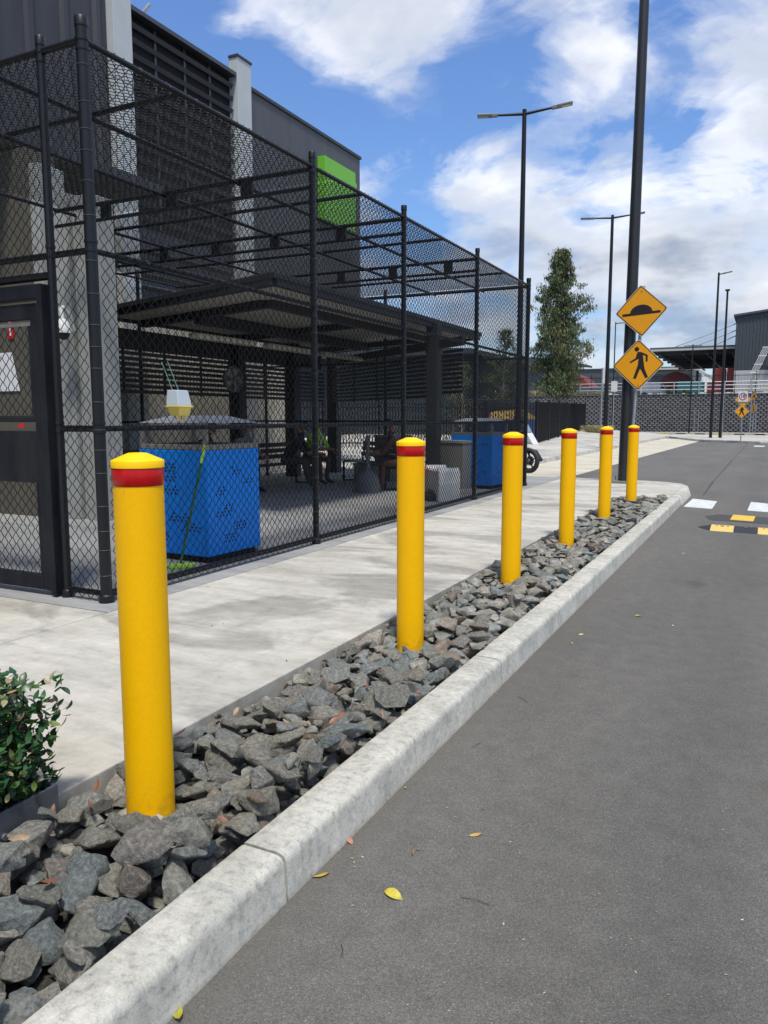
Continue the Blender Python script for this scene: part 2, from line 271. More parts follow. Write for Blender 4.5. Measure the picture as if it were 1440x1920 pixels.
M_NAVYC = mat('navy_cloth', (0.018, 0.020, 0.028), 0.85, var=0.3, vscale=15)
M_KHAKI = mat('grey_work_trousers', (0.045, 0.044, 0.038), 0.85, var=0.25, vscale=12)
M_HIVIS = mat('hi_vis_yellow_green', (0.40, 0.72, 0.03), 0.7, var=0.1, vscale=12)
M_GREYC = mat('grey_shirt', (0.16, 0.17, 0.18), 0.85, var=0.2, vscale=12)
M_MAROON = mat('maroon_cap', (0.13, 0.02, 0.02), 0.8)
M_BROWNC = mat('brown_cloth', (0.10, 0.045, 0.032), 0.85, var=0.25, vscale=12)
M_SHOE = mat('dark_shoe', (0.010, 0.010, 0.011), 0.6)
M_CONC2 = mat('stone_ash_bin', (0.15, 0.165, 0.17), 0.8, grain=0.3, gscale=90, var=0.15, vscale=5)
M_ORG = mat('orange_plastic', (0.80, 0.13, 0.02), 0.5, var=0.08, vscale=8)
M_LAMPG = mat('lamp_grey', (0.17, 0.18, 0.17), 0.5, metal=0.3)
M_GLASS = mat('lamp_lens', (0.36, 0.38, 0.38), 0.25)
M_JAR = mat('translucent_plastic', (0.62, 0.70, 0.76), 0.25, alpha=0.72, trans=0.0)
M_PYEL = mat('pale_yellow_plastic', (0.78, 0.60, 0.13), 0.4, var=0.08, vscale=20)
M_STRING = mat('green_string', (0.22, 0.50, 0.42), 0.7)
M_LIME = mat('lime_plastic', (0.30, 0.55, 0.05), 0.5)
M_DGREEN = mat('green_handle', (0.008, 0.10, 0.025), 0.4)
M_RSIGN = mat('red_sign', (0.45, 0.01, 0.015), 0.5)
M_PAPER = mat('white_paper', (0.72, 0.73, 0.76), 0.6)
M_LEAFY = mat('fallen_leaf', (0.6, 0.5, 0.05), 0.55, attr='tint', var=0.25, vscale=60)
M_CHROME = mat('brushed_metal', (0.45, 0.46, 0.47), 0.35, metal=0.8)
M_BAG = mat('black_bag', (0.012, 0.012, 0.013), 0.7)

# ------------------------------------------------------------------ geometry helpers
class G:
    def __init__(s): s.v = []; s.f = []
    def add(s, v, f):
        b = len(s.v); s.v += [tuple(p) for p in v]; s.f += [tuple(b + i for i in q) for q in f]; return s
    def box(s, x0, x1, y0, y1, z0, z1):
        return s.add([(x0, y0, z0), (x1, y0, z0), (x1, y1, z0), (x0, y1, z0), (x0, y0, z1), (x1, y0, z1), (x1, y1, z1), (x0, y1, z1)],
                     [(0, 3, 2, 1), (4, 5, 6, 7), (0, 1, 5, 4), (1, 2, 6, 5), (2, 3, 7, 6), (3, 0, 4, 7)])
    def obox(s, p0, p1, w, h, up=(0, 0, 1)):      # bar from p0 to p1 of rectangular section
        p0 = Vector(p0); p1 = Vector(p1); d = (p1 - p0).normalized(); u = Vector(up)
        r = d.cross(u)
        if r.length < 1e-4: r = d.cross(Vector((0, 1, 0)))
        r.normalize(); u = r.cross(d)
        vs = []
        for p in (p0, p1):
            for a, b in ((-1, -1), (1, -1), (1, 1), (-1, 1)): vs.append(p + r * a * w / 2 + u * b * h / 2)
        return s.add(vs, [(0, 1, 2, 3), (7, 6, 5, 4), (0, 4, 5, 1), (1, 5, 6, 2), (2, 6, 7, 3), (3, 7, 4, 0)])
    def tube(s, pts, r, n=8, cap=True):
        pts = [Vector(p) for p in pts]; m = len(pts); rr = r if isinstance(r, (list, tuple)) else [r] * m
        ref = None; vs = []
        for i, p in enumerate(pts):
            d = (pts[min(i + 1, m - 1)] - pts[max(i - 1, 0)]).normalized()
            if ref is None:
                ref = d.cross(Vector((0, 0, 1)));  ref = ref if ref.length > 1e-3 else d.cross(Vector((0, 1, 0)))
            ref = (ref - d * ref.dot(d)).normalized(); b = d.cross(ref)
            for k in range(n):
                a = 2 * PI * k / n; vs.append(p + (ref * math.cos(a) + b * math.sin(a)) * rr[i])
        fs = []
        for i in range(m - 1):
            for k in range(n):
                k2 = (k + 1) % n; fs.append((i * n + k, i * n + k2, (i + 1) * n + k2, (i + 1) * n + k))
        if cap: fs.append(tuple(range(n - 1, -1, -1))); fs.append(tuple((m - 1) * n + k for k in range(n)))
        return s.add(vs, fs)
    def lathe(s, prof, c=(0, 0, 0), n=24):
        vs = []; fs = []; m = len(prof)
        for (r, z) in prof:
            for k in range(n): a = 2 * PI * k / n; vs.append((c[0] + r * math.cos(a), c[1] + r * math.sin(a), c[2] + z))
        for i in range(m - 1):
            for k in range(n):
                k2 = (k + 1) % n; fs.append((i * n + k, i * n + k2, (i + 1) * n + k2, (i + 1) * n + k))
        fs.append(tuple(range(n - 1, -1, -1))); fs.append(tuple((m - 1) * n + k for k in range(n)))
        return s.add(vs, fs)
    def prism(s, poly, o, u, v, dep):             # polygon in (u,v) plane at o, thickness dep along u x v
        o = Vector(o); u = Vector(u).normalized(); v = Vector(v).normalized(); w = u.cross(v) * dep; n = len(poly)
        a = [o + u * p[0] + v * p[1] for p in poly]
        return s.add(a + [p + w for p in a], [tuple(range(n - 1, -1, -1)), tuple(range(n, 2 * n))] + [(i, (i + 1) % n, n + (i + 1) % n, n + i) for i in range(n)])
    def ico(s, c, r, sub=1, sc=(1, 1, 1)):
        bm = bmesh.new(); bmesh.ops.create_icosphere(bm, subdivisions=sub, radius=r)
        s.add([(c[0] + q.co.x * sc[0], c[1] + q.co.y * sc[1], c[2] + q.co.z * sc[2]) for q in bm.verts], [tuple(q.index for q in f.verts) for f in bm.faces]); bm.free(); return s
    def mesh(s, name, m=None, smooth=None):
        me = bpy.data.meshes.new(name); me.from_pydata([tuple(p) for p in s.v], [], s.f)
        bm = bmesh.new(); bm.from_mesh(me); bmesh.ops.recalc_face_normals(bm, faces=bm.faces); bm.to_mesh(me); bm.free()
        if m: me.materials.append(m)
        if smooth:
            me.polygons.foreach_set('use_smooth', [True] * len(me.polygons)); me.set_sharp_from_angle(angle=R_(smooth))
        return me
    def build(s, name, m, parent=None, smooth=None, bevel=0.0, **tags):
        o = bpy.data.objects.new(name, s.mesh(name, m, smooth)); COL.objects.link(o)
        if bevel:
            b = o.modifiers.new('bevel', 'BEVEL'); b.width = bevel; b.segments = 2; b.limit_method = 'ANGLE'; b.angle_limit = R_(40)
        attach(o, parent); tag(o, **tags); return o
def attach(o, parent):
    if parent is not None:
        o.parent = parent
        base = parent
        o.location = -Vector(parent['_base']) if '_base' in parent.keys() else (0, 0, 0)
def tag(o, label=None, cat=None, group=None, kind=None):
    if label: o['label'] = label
    if cat: o['category'] = cat
    if group: o['group'] = group
    if kind: o['kind'] = kind
    return o
def thing(name, label, cat, base=(0, 0, 0), group=None, kind=None):
    """an Empty at the thing's base; its parts are built in world coordinates and shifted back"""
    o = bpy.data.objects.new(name, None); COL.objects.link(o); o.location = base; o['_base'] = list(base); o.empty_display_size = 0.1
    return tag(o, label, cat, group, kind)
def local(name, label, cat, loc, rz=0, group=None):    # parts built round the origin
    o = bpy.data.objects.new(name, None); COL.objects.link(o); o.location = loc; o.rotation_euler = (0, 0, rz); o.empty_display_size = 0.1
    return tag(o, label, cat, group)
def kids(o): return KIDS.get(o.name, [])
def copy_tree(o, loc=None, rz=None, label=None, parent=None):
    c = o.copy(); COL.objects.link(c)
    if parent is not None: c.parent = parent
    if loc is not None: c.location = loc
    if rz is not None: c.rotation_euler = (0, 0, rz)
    if label: c['label'] = label
    for ch in [q for q in ALL() if q.parent == o]: copy_tree(ch, parent=c)
    return c
def ALL(): return list(COL.objects)
def fastmesh(name, V, F, m, parent=None, smooth=True, tint=None, **tags):
    """V (n,3), F (k,3) or (k,4) arrays"""
    V = np.asarray(V, np.float32); F = np.asarray(F, np.int32); me = bpy.data.meshes.new(name)
    me.vertices.add(len(V)); me.vertices.foreach_set('co', V.ravel())
    me.loops.add(F.size); me.loops.foreach_set('vertex_index', F.ravel())
    me.polygons.add(len(F)); me.polygons.foreach_set('loop_start', np.arange(0, F.size, F.shape[1], dtype=np.int32))
    me.polygons.foreach_set('use_smooth', np.full(len(F), smooth)); me.update(calc_edges=True)
    if tint is not None:
        a = me.color_attributes.new('tint', 'FLOAT_COLOR', 'POINT'); t = np.ones((len(V), 4), np.float32); t[:, :3] = tint; a.data.foreach_set('color', t.ravel())
    me.materials.append(m); o = bpy.data.objects.new(name, me); COL.objects.link(o); attach(o, parent); tag(o, **tags); return o

# ------------------------------------------------------------------ ground, road, kerb, footpath
G().add([(-400, -300, 0), (400, -300, 0), (400, 500, 0), (-400, 500, 0)], [(0, 1, 2, 3)]).build('road', M_ASPH, kind='structure')

kerb = thing('kerb', None, None, (-1.35, 0, 0), kind='structure')
def kerb_prof(ch=0.0):
    return [(-1.430, -0.02), (-1.255, -0.02), (-1.262, 0.0), (-1.269, 0.118), (-1.273, 0.133), (-1.281, 0.143), (-1.292, 0.148), (-1.306, 0.150), (-1.420, 0.151), (-1.430, 0.147)]
def kerb_piece(y0, y1, name='kerb_section'):
    g = G(); pr = kerb_prof(); n = len(pr); st = max(2, int((y1 - y0) / 0.05)); vs = []
    for i in range(st + 1):
        y = y0 + (y1 - y0) * i / st
        for (x, z) in pr:
            e = noise.noise(Vector((x * 30, y * 9, z * 30))) * 0.0022 + noise.noise(Vector((x * 5, y * 1.3, 3))) * 0.002
            vs.append((x + e, y, z + (e * 0.6 if z > 0.01 else 0)))
    fs = [(i * n + k, i * n + (k + 1) % n, (i + 1) * n + (k + 1) % n, (i + 1) * n + k) for i in range(st) for k in range(n)]
    fs += [tuple(range(n)), tuple(st * n + k for k in range(n - 1, -1, -1))]
    g.add(vs, fs); return g.build(name, M_KERB, kerb, smooth=50)
jy = [-8.0, -5.6, -3.2, -0.6, 1.87, 4.05, 6.95, 9.86, 12.0, 13.95]
for a, b in zip(jy[:-1], jy[1:]): kerb_piece(a + 0.0065, b - 0.0065)
# nose: lower sloped kerb sweeping round the corner at the end of the footpath
path = [(-1.345, 13.96), (-1.345, 14.6), (-1.345, 15.3), (-1.35, 15.9), (-1.41, 16.4), (-1.55, 16.85), (-1.85, 17.15), (-2.3, 17.33), (-3.2, 17.43), (-4.5, 17.5), (-6.6, 17.6)]
g = G(); prn = [(0.085, -0.02), (0.10, 0.0), (0.055, 0.135), (0.03, 0.149), (-0.07, 0.152), (-0.085, 0.149), (-0.085, -0.02)]; vs = []
for i, p in enumerate(path):
    a = Vector(path[max(i - 1, 0)]); b = Vector(path[min(i + 1, len(path) - 1)]); d = (b - a).normalized(); nn = Vector((d.y, -d.x))
    for (o, z) in prn: vs.append((p[0] + nn.x * o, p[1] + nn.y * o, z))
n = len(prn); g.add(vs, [(i * n + k, i * n + (k + 1) % n, (i + 1) * n + (k + 1) % n, (i + 1) * n + k) for i in range(len(path) - 1) for k in range(n)] + [tuple(range(n)), tuple((len(path) - 1) * n + k for k in range(n))])
g.build('kerb_corner', M_KERB, kerb, smooth=50)
G().box(-1.420, -1.31, -8, 13.9, -0.02, 0.112).build('joint_filler', mat('joint_dark', (0.05, 0.048, 0.042), 0.95), kerb)

fp = thing('footpath', None, None, (-3.2, 5, 0.15), kind='structure')
def slab(x0, x1, y0, y1, m=M_SLAB, z=0.15):
    G().box(x0 + .003, x1 - .003, y0 + .003, y1 - .003, -0.02, z).build('slab', m, fp, bevel=0.006)
ys = [-9, -6, -3, -0.4]
for a, b in zip(ys[:-1], ys[1:]): slab(-4.06, -2.92, a, b)
slab(-4.06, -2.92, -0.4, 1.8); slab(-4.06, -2.22, 1.8, 3.84)
for a, b in ((3.84, 6.6), (6.6, 9.3), (9.3, 12.0), (12.0, 13.72)): slab(-4.06, -2.22, a, b)
g = G(); poly = [(-4.06, 13.726), (-1.437, 13.726), (-1.437, 15.9), (-1.49, 16.38), (-1.62, 16.78), (-1.89, 17.06), (-2.32, 17.24), (-4.06, 17.37)]
g.prism(poly, (0, 0, -0.02), (1, 0, 0), (0, 1, 0), 0.17); g.build('slab', M_SLAB, fp, bevel=0.006)
G().box(-2.26, -2.222, 1.8, 13.7, -0.02, 0.138).build('edge_strip', M_SLAB, fp) if False else None
for (a, b) in ((-9, -4), (-4, 0.2), (0.2, 3.84)): slab(-6.9, -4.066, a, b)
G().box(-9, -1.9, -9, 17.3, -0.03, 0.05).build('joint_filler', mat('joint_dark', (0.05, 0.048, 0.042), 0.95), fp)
# shelter floor
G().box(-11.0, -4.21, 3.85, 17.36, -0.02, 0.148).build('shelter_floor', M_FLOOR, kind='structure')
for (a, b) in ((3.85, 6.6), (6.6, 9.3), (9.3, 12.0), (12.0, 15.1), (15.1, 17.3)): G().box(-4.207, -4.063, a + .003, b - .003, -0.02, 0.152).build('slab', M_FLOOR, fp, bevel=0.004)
G().box(-10.9, -6.9, -9, 3.84, -0.02, 0.149).build('shelter_floor', M_SLAB, kind='structure')

# bed ground
bed = thing('stone_bed', None, None, (-1.8, 6, 0.0), kind='structure')
g = G(); nx, ny = 12, 220; X0, X1, Y0, Y1 = -2.217, -1.432, -3.0, 13.72
for j in range(ny + 1):
    for i in range(nx + 1):
        x = X0 + (X1 - X0) * i / nx; y = Y0 + (Y1 - Y0) * j / ny
        g.v.append((x, y, 0.035 + 0.015 * noise.noise(Vector((x * 6, y * 6, 0)))))
g.f = [(j * (nx + 1) + i, j * (nx + 1) + i + 1, (j + 1) * (nx + 1) + i + 1, (j + 1) * (nx + 1) + i) for j in range(ny) for i in range(nx)]
g.build('soil', M_SOIL, bed, smooth=60, kind='stuff')

# stones: angular prototypes, hull of random points, chipped
def stone_proto(seed, sub):
    r = random.Random(seed); bm = bmesh.new()
    sx, sy, sz = 1.0, r.uniform(0.58, 0.9), r.uniform(0.30, 0.56)
    for i in range(r.randint(11, 15)):
        d = Vector((r.gauss(0, 1), r.gauss(0, 1), r.gauss(0, 1))).normalized()
        d *= r.uniform(0.82, 1.05); bm.verts.new((d.x * sx * .5, d.y * sy * .5, d.z * sz * .5))
    h = bmesh.ops.convex_hull(bm, input=bm.verts)
    bmesh.ops.delete(bm, geom=[e for e in h['geom_interior'] if isinstance(e, bmesh.types.BMVert)], context='VERTS')
    bmesh.ops.dissolve_limit(bm, angle_limit=R_(14), verts=bm.verts, edges=bm.edges)
    if sub:
        bmesh.ops.bevel(bm, geom=list(bm.edges), offset=0.022, segments=1, affect='EDGES', clamp_overlap=True)
        bmesh.ops.triangulate(bm, faces=bm.faces)
        bmesh.ops.subdivide_edges(bm, edges=[e for e in bm.edges if e.calc_length() > 0.10], cuts=1, use_grid_fill=False)
        bmesh.ops.triangulate(bm, faces=bm.faces)
        bmesh.ops.subdivide_edges(bm, edges=[e for e in bm.edges if e.calc_length() > 0.10], cuts=1, use_grid_fill=False)
        bmesh.ops.triangulate(bm, faces=bm.faces)
        for v in bm.verts:
            p = v.co * 3.1 + Vector((seed * 3.3, 0, 0)); v.co += v.co.normalized() * (noise.noise(p) * 0.04 + noise.noise(p * 3.2) * 0.022)
    else: bmesh.ops.triangulate(bm, faces=bm.faces)
    me = bpy.data.meshes.new('stone'); bmesh.ops.recalc_face_normals(bm, faces=bm.faces); bm.to_mesh(me); bm.free()
    me.materials.append(M_STONE); me.polygons.foreach_set('use_smooth', [True] * len(me.polygons)); me.set_sharp_from_angle(angle=R_(24))
    return me
PH = [stone_proto(s, True) for s in range(16)]; PLq = [stone_proto(100 + s, False) for s in range(10)]
bpos = [(-1.92, 1.98), (-1.92, 4.24), (-1.90, 6.27), (-1.96, 8.57), (-1.97, 10.86), (-1.93, 12.97)]
cell = 0.02; hx = int((X1 - X0) / cell) + 1; hyn = int((13.72 + 3) / cell) + 1; HM = np.full((hx, hyn), 0.035)
stones = []
def drop(x, y, s, flat, sinkf, r, flat2=False):
    rad = s * 0.42; x = min(max(x, X0 + rad * .8), X1 - rad * .8)
    for (bx, by) in bpos:
        d = math.hypot(x - bx, y - by)
        if d < 0.085 + rad * 0.75:
            k = (0.085 + rad * 0.78) / max(d, 1e-3); x = bx + (x - bx) * k; y = by + (y - by) * k
    x = min(max(x, X0 + rad * .7), X1 - rad * .72)
    if flat2 and any(math.hypot(x - bx, (y - by) + .04) < .19 for bx, by in bpos): return None
    if y > 13.68 - rad: y = 13.68 - rad
    i0 = int((x - rad - X0) / cell); i1 = int((x + rad - X0) / cell) + 1; j0 = int((y - rad + 3) / cell); j1 = int((y + rad + 3) / cell) + 1
    i0 = max(i0, 0); j0 = max(j0, 0); sub = HM[i0:i1, j0:j1]
    if sub.size == 0: return None
    h = np.percentile(sub, 55); z = h + s * flat * 0.5 * sinkf
    top = z + s * flat * 0.36; ii = np.arange(i0, min(i1, hx)); jj = np.arange(j0, min(j1, hyn))
    Xg = X0 + ii[:, None] * cell - x; Yg = -3 + jj[None, :] * cell - y; q = 1 - (Xg ** 2 + Yg ** 2) / rad ** 2
    HM[i0:i1, j0:j1] = np.where(q > 0, np.maximum(HM[i0:i1, j0:j1], z + s * flat * 0.36 * np.sqrt(np.clip(q, 0, 1))), HM[i0:i1, j0:j1])
    return (x, y, z)
rr = random.Random(11)
for layer in range(3):
    y = -2.9
    dens = [0.075, 0.088, 0.112][layer]
    while y < 13.65:
        for k in range(int((X1 - X0) / dens) + 1):
            if layer == 2 and rr.random() < 0.12: continue
            if layer == 1 and rr.random() < 0.12: continue
            s = [rr.uniform(.06, .11), rr.uniform(.07, .145), rr.uniform(.10, .22)][layer]
            x = X0 + (k + rr.random()) * dens; yy = y + rr.uniform(-.5, .5) * dens
            p = drop(x, yy, s, 0.5, [0.5, 0.56, 0.5][layer], rr, layer == 2)
            if p: stones.append((p, s, layer))
        y += dens
hand = [((-1.83, 1.81), .17), ((-1.73, 1.90), .14), ((-1.60, 1.62), .20)]
for (q, s) in hand:
    p = drop(q[0], q[1], s, 0.5, 0.3, rr)
    if p: stones.append((p, s, 3))
def vis(st):
    (x, y, z), s, l = st
    return (s / math.hypot(x, y)) * (1 if l >= 1 else 0.4) if y > 0.75 else 0
stones.sort(key=vis, reverse=True)
def rot(r): return Matrix.Rotation(r.uniform(0, 2 * PI), 4, 'Z') @ Matrix.Rotation(r.gauss(0, .26), 4, 'X') @ Matrix.Rotation(r.gauss(0, .26), 4, 'Y')
for i, (p, s, l) in enumerate(stones[:300]):
    o = bpy.data.objects.new('stone', PH[i % 16]); COL.objects.link(o); o.parent = bed
    o.matrix_local = Matrix.Translation(Vector(p) - Vector(bed['_base'])) @ rot(rr) @ Matrix.Diagonal((s * 1.12, s * 1.12, s * 1.12, 1))
def protoarr(me):
    V = np.empty(len(me.vertices) * 3, np.float32); me.vertices.foreach_get('co', V); F = np.array([tuple(p.vertices) for p in me.polygons], np.int32); return V.reshape(-1, 3), F
HI = [protoarr(m) for m in PH]; LO = [protoarr(m) for m in PLq]
Vs = []; Fs = []; Ts = []; off_ = 0
for i, (p, s, l) in enumerate(stones[300:]):
    near = 0.9 < p[1] < 7.5 and l >= 1
    V, F = (HI[i % 16] if near else LO[i % 10]); m = rot(rr); A = np.array(m.to_3x3()) * s * 1.12
    Vs.append(V @ A.T + np.array(p)); Fs.append(F + off_); off_ += len(V); Ts.append(np.full((len(V), 3), rr.random(), np.float32))
o = fastmesh('stones', np.concatenate(Vs), np.concatenate(Fs), M_STONE, bed, smooth=True, tint=np.concatenate(Ts), kind='stuff')
o.data.set_sharp_from_angle(angle=R_(24))

# leaves
def leaf_arr(L_, W_, curl, fold, n=5):
    """lens-shaped leaf with midrib, curved"""
    vs = []; fs = []
    for i in range(n + 1):
        t = i / n; w = W_ * (math.sin(PI * min(1, t * 0.96 + 0.02)) ** 0.8) * (1 - 0.25 * t); y = (t - .5) * L_; z = curl * (4 * (t - .5) ** 2) * L_
        vs += [(-w / 2, y, z + fold * w), (0, y, z), (w / 2, y, z + fold * w)]
    for i in range(n):
        a = i * 3; fs += [(a, a + 1, a + 4, a + 3), (a + 1, a + 2, a + 5, a + 4)]
    return np.array(vs, np.float32), np.array(fs, np.int32)
def scatter_leaves(items):
    """items: list of (pos, matrix3, leafarr, colour)"""
    Vs, Fs, Ts = [], [], []; o = 0
    for p, A, (V, F), c in items:
        Vs.append(V @ A.T + p); Fs.append(F + o); o += len(V); Ts.append(np.tile(np.array(c, np.float32), (len(V), 1)))
    return np.concatenate(Vs), np.concatenate(Fs), np.concatenate(Ts)
def rmat(yaw, pitch, roll): return np.array((Matrix.Rotation(yaw, 3, 'Z') @ Matrix.Rotation(pitch, 3, 'X') @ Matrix.Rotation(roll, 3, 'Y')))
LB = [leaf_arr(1, .42, .10, .12), leaf_arr(1, .5, -.12, .18), leaf_arr(1, .36, .16, .25)]
items = []
for i in range(150):
    yb = rr.uniform(0.9, 12) if i > 70 else rr.uniform(0.9, 4.5)
    x = rr.choice([rr.uniform(X0 + .02, X0 + .12), rr.uniform(X0, X1)]); ix = int((x - X0) / cell); iy = int((yb + 3) / cell)
    z = HM[min(ix, hx - 1), min(iy, hyn - 1)] * rr.uniform(0.80, 1.0) + .012
    s = rr.uniform(.035, .065)
    c = rr.choice([(.26, .09, .045), (.19, .075, .045), (.30, .13, .07), (.13, .06, .04), (.38, .24, .13), (.22, .05, .03)])
    items.append((np.array((x, yb, z)), rmat(rr.uniform(0, 6.3), rr.gauss(0, .5), rr.gauss(0, .6)) * s, rr.choice(LB), c))
V, F, T = scatter_leaves(items); fastmesh('leaf_litter', V, F, M_LEAFY, bed, tint=T, kind='stuff')

# ------------------------------------------------------------------ road markings, speed hump, fallen leaves
def marking(name, pts, z, m, label, cat, group=None):
    g = G(); g.add([(x, y, z) for x, y in pts] + [(x, y, 0.0005) for x, y in pts], [(0, 1, 2, 3), (0, 4, 5, 1), (1, 5, 6, 2), (2, 6, 7, 3), (3, 7, 4, 0)])
    return g.build(name, m, None, label=label, cat=cat, group=group)
lab = ['white painted road block touching the end of the kerb', 'white painted road block second from the kerb at the right edge', None]
for k in range(4):
    x = -1.20 + k * 0.98
    marking('road_marking', [(x, 13.85 - k * .12), (x + .45, 13.72 - k * .12), (x + .46, 15.0 - k * .12), (x + .03, 15.3 - k * .12)], 0.004, M_CAVEW,
            lab[k] if k < 2 else 'white painted road block right of the two in view', 'road marking', 'white blocks painted across the road')
pp = thing('asphalt_patch', None, None, (-0.1, 12.6, 0), kind='structure')
G().prism([(-.78, 12.62), (-.68, 12.2), (4, 11.6), (4, 12.35), (-.62, 12.98)], (0, 0, 0.0005), (1, 0, 0), (0, 1, 0), 0.0035).build('patch', mat('dark_asphalt_patch', (0.05, 0.05, 0.05), 0.9, grain=0.3, gscale=200), pp)
for k in range(2):
    x = -.42 + k * .66
    marking('road_marking', [(x, 12.34 - k * .1), (x + .31, 12.28 - k * .1), (x + .33, 12.92 - k * .1), (x + .02, 13.0 - k * .1)], 0.008, M_CAVEY,
            'yellow painted road block on the dark asphalt strip' if k == 0 else 'yellow painted road block right of the first on the dark strip', 'road marking')
hump = thing('speed_hump', 'low rubber speed hump of black and yellow sections across the road', 'speed hump', (-.7, 11.3, 0))
def hump_sec(x0, x1, yc, m, tip=False):
    w = .30; pr = [(-w, 0.001), (-w * .55, .028), (0, .045), (w * .55, .028), (w, .001)]; g = G(); vs = []
    for xx, s in ((x0, .15 if tip else 1), (x1, 1)):
        for (a, z) in pr: vs.append((xx, yc + a * s - (xx + .7) * .10, z * s))
    g.add(vs, [(i, i + 1, 5 + i + 1, 5 + i) for i in range(4)] + [(0, 5, 9, 4), (4, 3, 2, 1, 0), (5, 6, 7, 8, 9)])
    return g.build('hump_section', m, hump)
hump_sec(-.78, -.62, 11.35, M_RUBB, True)
x = -.615
for k in range(10):
    m = M_RUBY if k % 2 == 0 else M_RUBB; s = hump_sec(x, x + .285, 11.35, m)
    for dx, r in ((.07, .011), (.14, .022), (.21, .011)): G().lathe([(r, 0), (r, .004)], (x + dx, 11.35 - .10 * (x + dx + .7) - .05, .0425), 10).build('bolt_hole', M_RUBB if k % 2 == 0 else M_GREYM, s)
    x += .288

def at_z(px, py, z=0.0):
    d = Vector(((px - 720) / 1442, -(py - 960) / 1442)); p, a = R_(6.998), R_(26.362)
    F = Vector((-math.sin(a) * math.cos(p), math.cos(a) * math.cos(p), -math.sin(p))); Rt = Vector((math.cos(a), math.sin(a), 0)); U = Rt.cross(F)
    r = F + Rt * d.x + U * d.y; t = (z - 1.5) / r.z; return Vector((0, 0, 1.5)) + r * t
GL = [(602, 1641, .062, 2.5, (.50, .36, .03), 'yellow leaf with brown specks lying close to the kerb face'), (736, 1679, .072, 1.4, (.56, .47, .05), 'long bright yellow leaf with a brown tip on the asphalt'),
      (772, 1598, .048, .3, (.48, .30, .05), 'ochre leaf standing on edge on the asphalt, above the long yellow one'), (891, 1565, .052, 2.2, (.50, .33, .09), 'narrow tan leaf lying furthest from the kerb among the near leaves'),
      (655, 1577, .046, 1.0, (.48, .22, .14), 'pinkish brown oval leaf beside the kerb'), (334, 1897, .085, .9, (.42, .40, .03), 'large yellow green leaf against the foot of the kerb at the bottom edge'),
      (930, 1300, .030, 1.0, (.50, .12, .06), 'small orange red leaf at the foot of the kerb below its second joint'), (1196, 1155, .055, 2.2, (.34, .34, .05), 'olive folded leaf lying alone on the middle of the asphalt'),
      (1262, 1173, .045, .2, (.60, .56, .36), 'pale cream leaf lying right of the olive folded leaf'), (1089, 1189, .045, 2.4, (.62, .50, .16), 'pale yellow leaf near the kerb, the further of two close together'),
      (1072, 1206, .035, .5, (.60, .42, .08), 'small yellow leaf near the kerb, the nearer of two close together'), (1184, 1092, .045, .5, (.24, .22, .16), 'dark curled leaf beyond the olive leaf on the asphalt'),
      (1282, 1037, .05, 1.2, (.62, .60, .50), 'whitish leaf on the asphalt near the speed hump'), (284 + 590, 1395 + 20, .02, .5, (.3, .5, .05), 'tiny green leaf fragment beside the kerb'), (660, 1608, .02, 2, (.42, .22, .06), 'tiny brown leaf fragment below the pinkish leaf')]
GL[13] = (760, 1477, .022, .5, (.35, .5, .05), 'tiny green leaf fragment beside the kerb')
for i, (px, py, s, yaw, c, lb) in enumerate(GL):
    p = at_z(px, py, .004); V, F = LB[i % 3]; A = rmat(yaw, rr.gauss(0, .1), rr.gauss(0, .25) + (.9 if i == 2 else 0)) * s; V2 = V @ A.T; V2[:, 2] -= V2[:, 2].min() - .0008
    T = np.tile(np.array(c, np.float32), (len(V2), 1)); T[:3] *= .45; T[-3:] *= (.6, .4, .4)
    o = fastmesh('fallen_leaf', V2, F, M_LEAFY, tint=T, label=lb, cat='leaf', group='fallen leaves on the asphalt'); o.location = p - Vector((0, 0, .004))
allit = []
for i in range(46):
    px = rr.uniform(640, 1430); py = rr.uniform(1020, 1900); p = at_z(px, py)
    if p.x < -1.2: continue
    s = rr.uniform(.006, .014); V, F = LB[i % 3]; items = [(np.array((p.x, p.y, .003)), rmat(rr.uniform(0, 6), 0, rr.uniform(-.4, .4)) * s, LB[i % 3], rr.choice([(.5, .5, .42), (.05, .04, .03), (.4, .35, .2), (.6, .6, .55)]))]
    allit += items
V, F, T = scatter_leaves(allit); o = fastmesh('road_debris', V, F, M_LEAFY, tint=T, kind='stuff', label='tiny specks of leaf and grit scattered over the asphalt', cat='debris')
g = G(); 
for (px, py, a, l) in [(980, 1312, 2.4, .09), (893, 1397, 1.3, .07), (890, 1689, .05, .09), (640, 1782, 2.1, .05), (1010, 1197, .1, .1)]:
    p = at_z(px, py, .003); d = Vector((math.cos(a), math.sin(a), 0)) * l / 2; g.tube([p - d, p + Vector((.004, .003, .004)), p + d], .0012, 4)
g.build('twigs', M_STEM, None, kind='stuff', label='thin dry twigs lying on the asphalt', cat='debris')

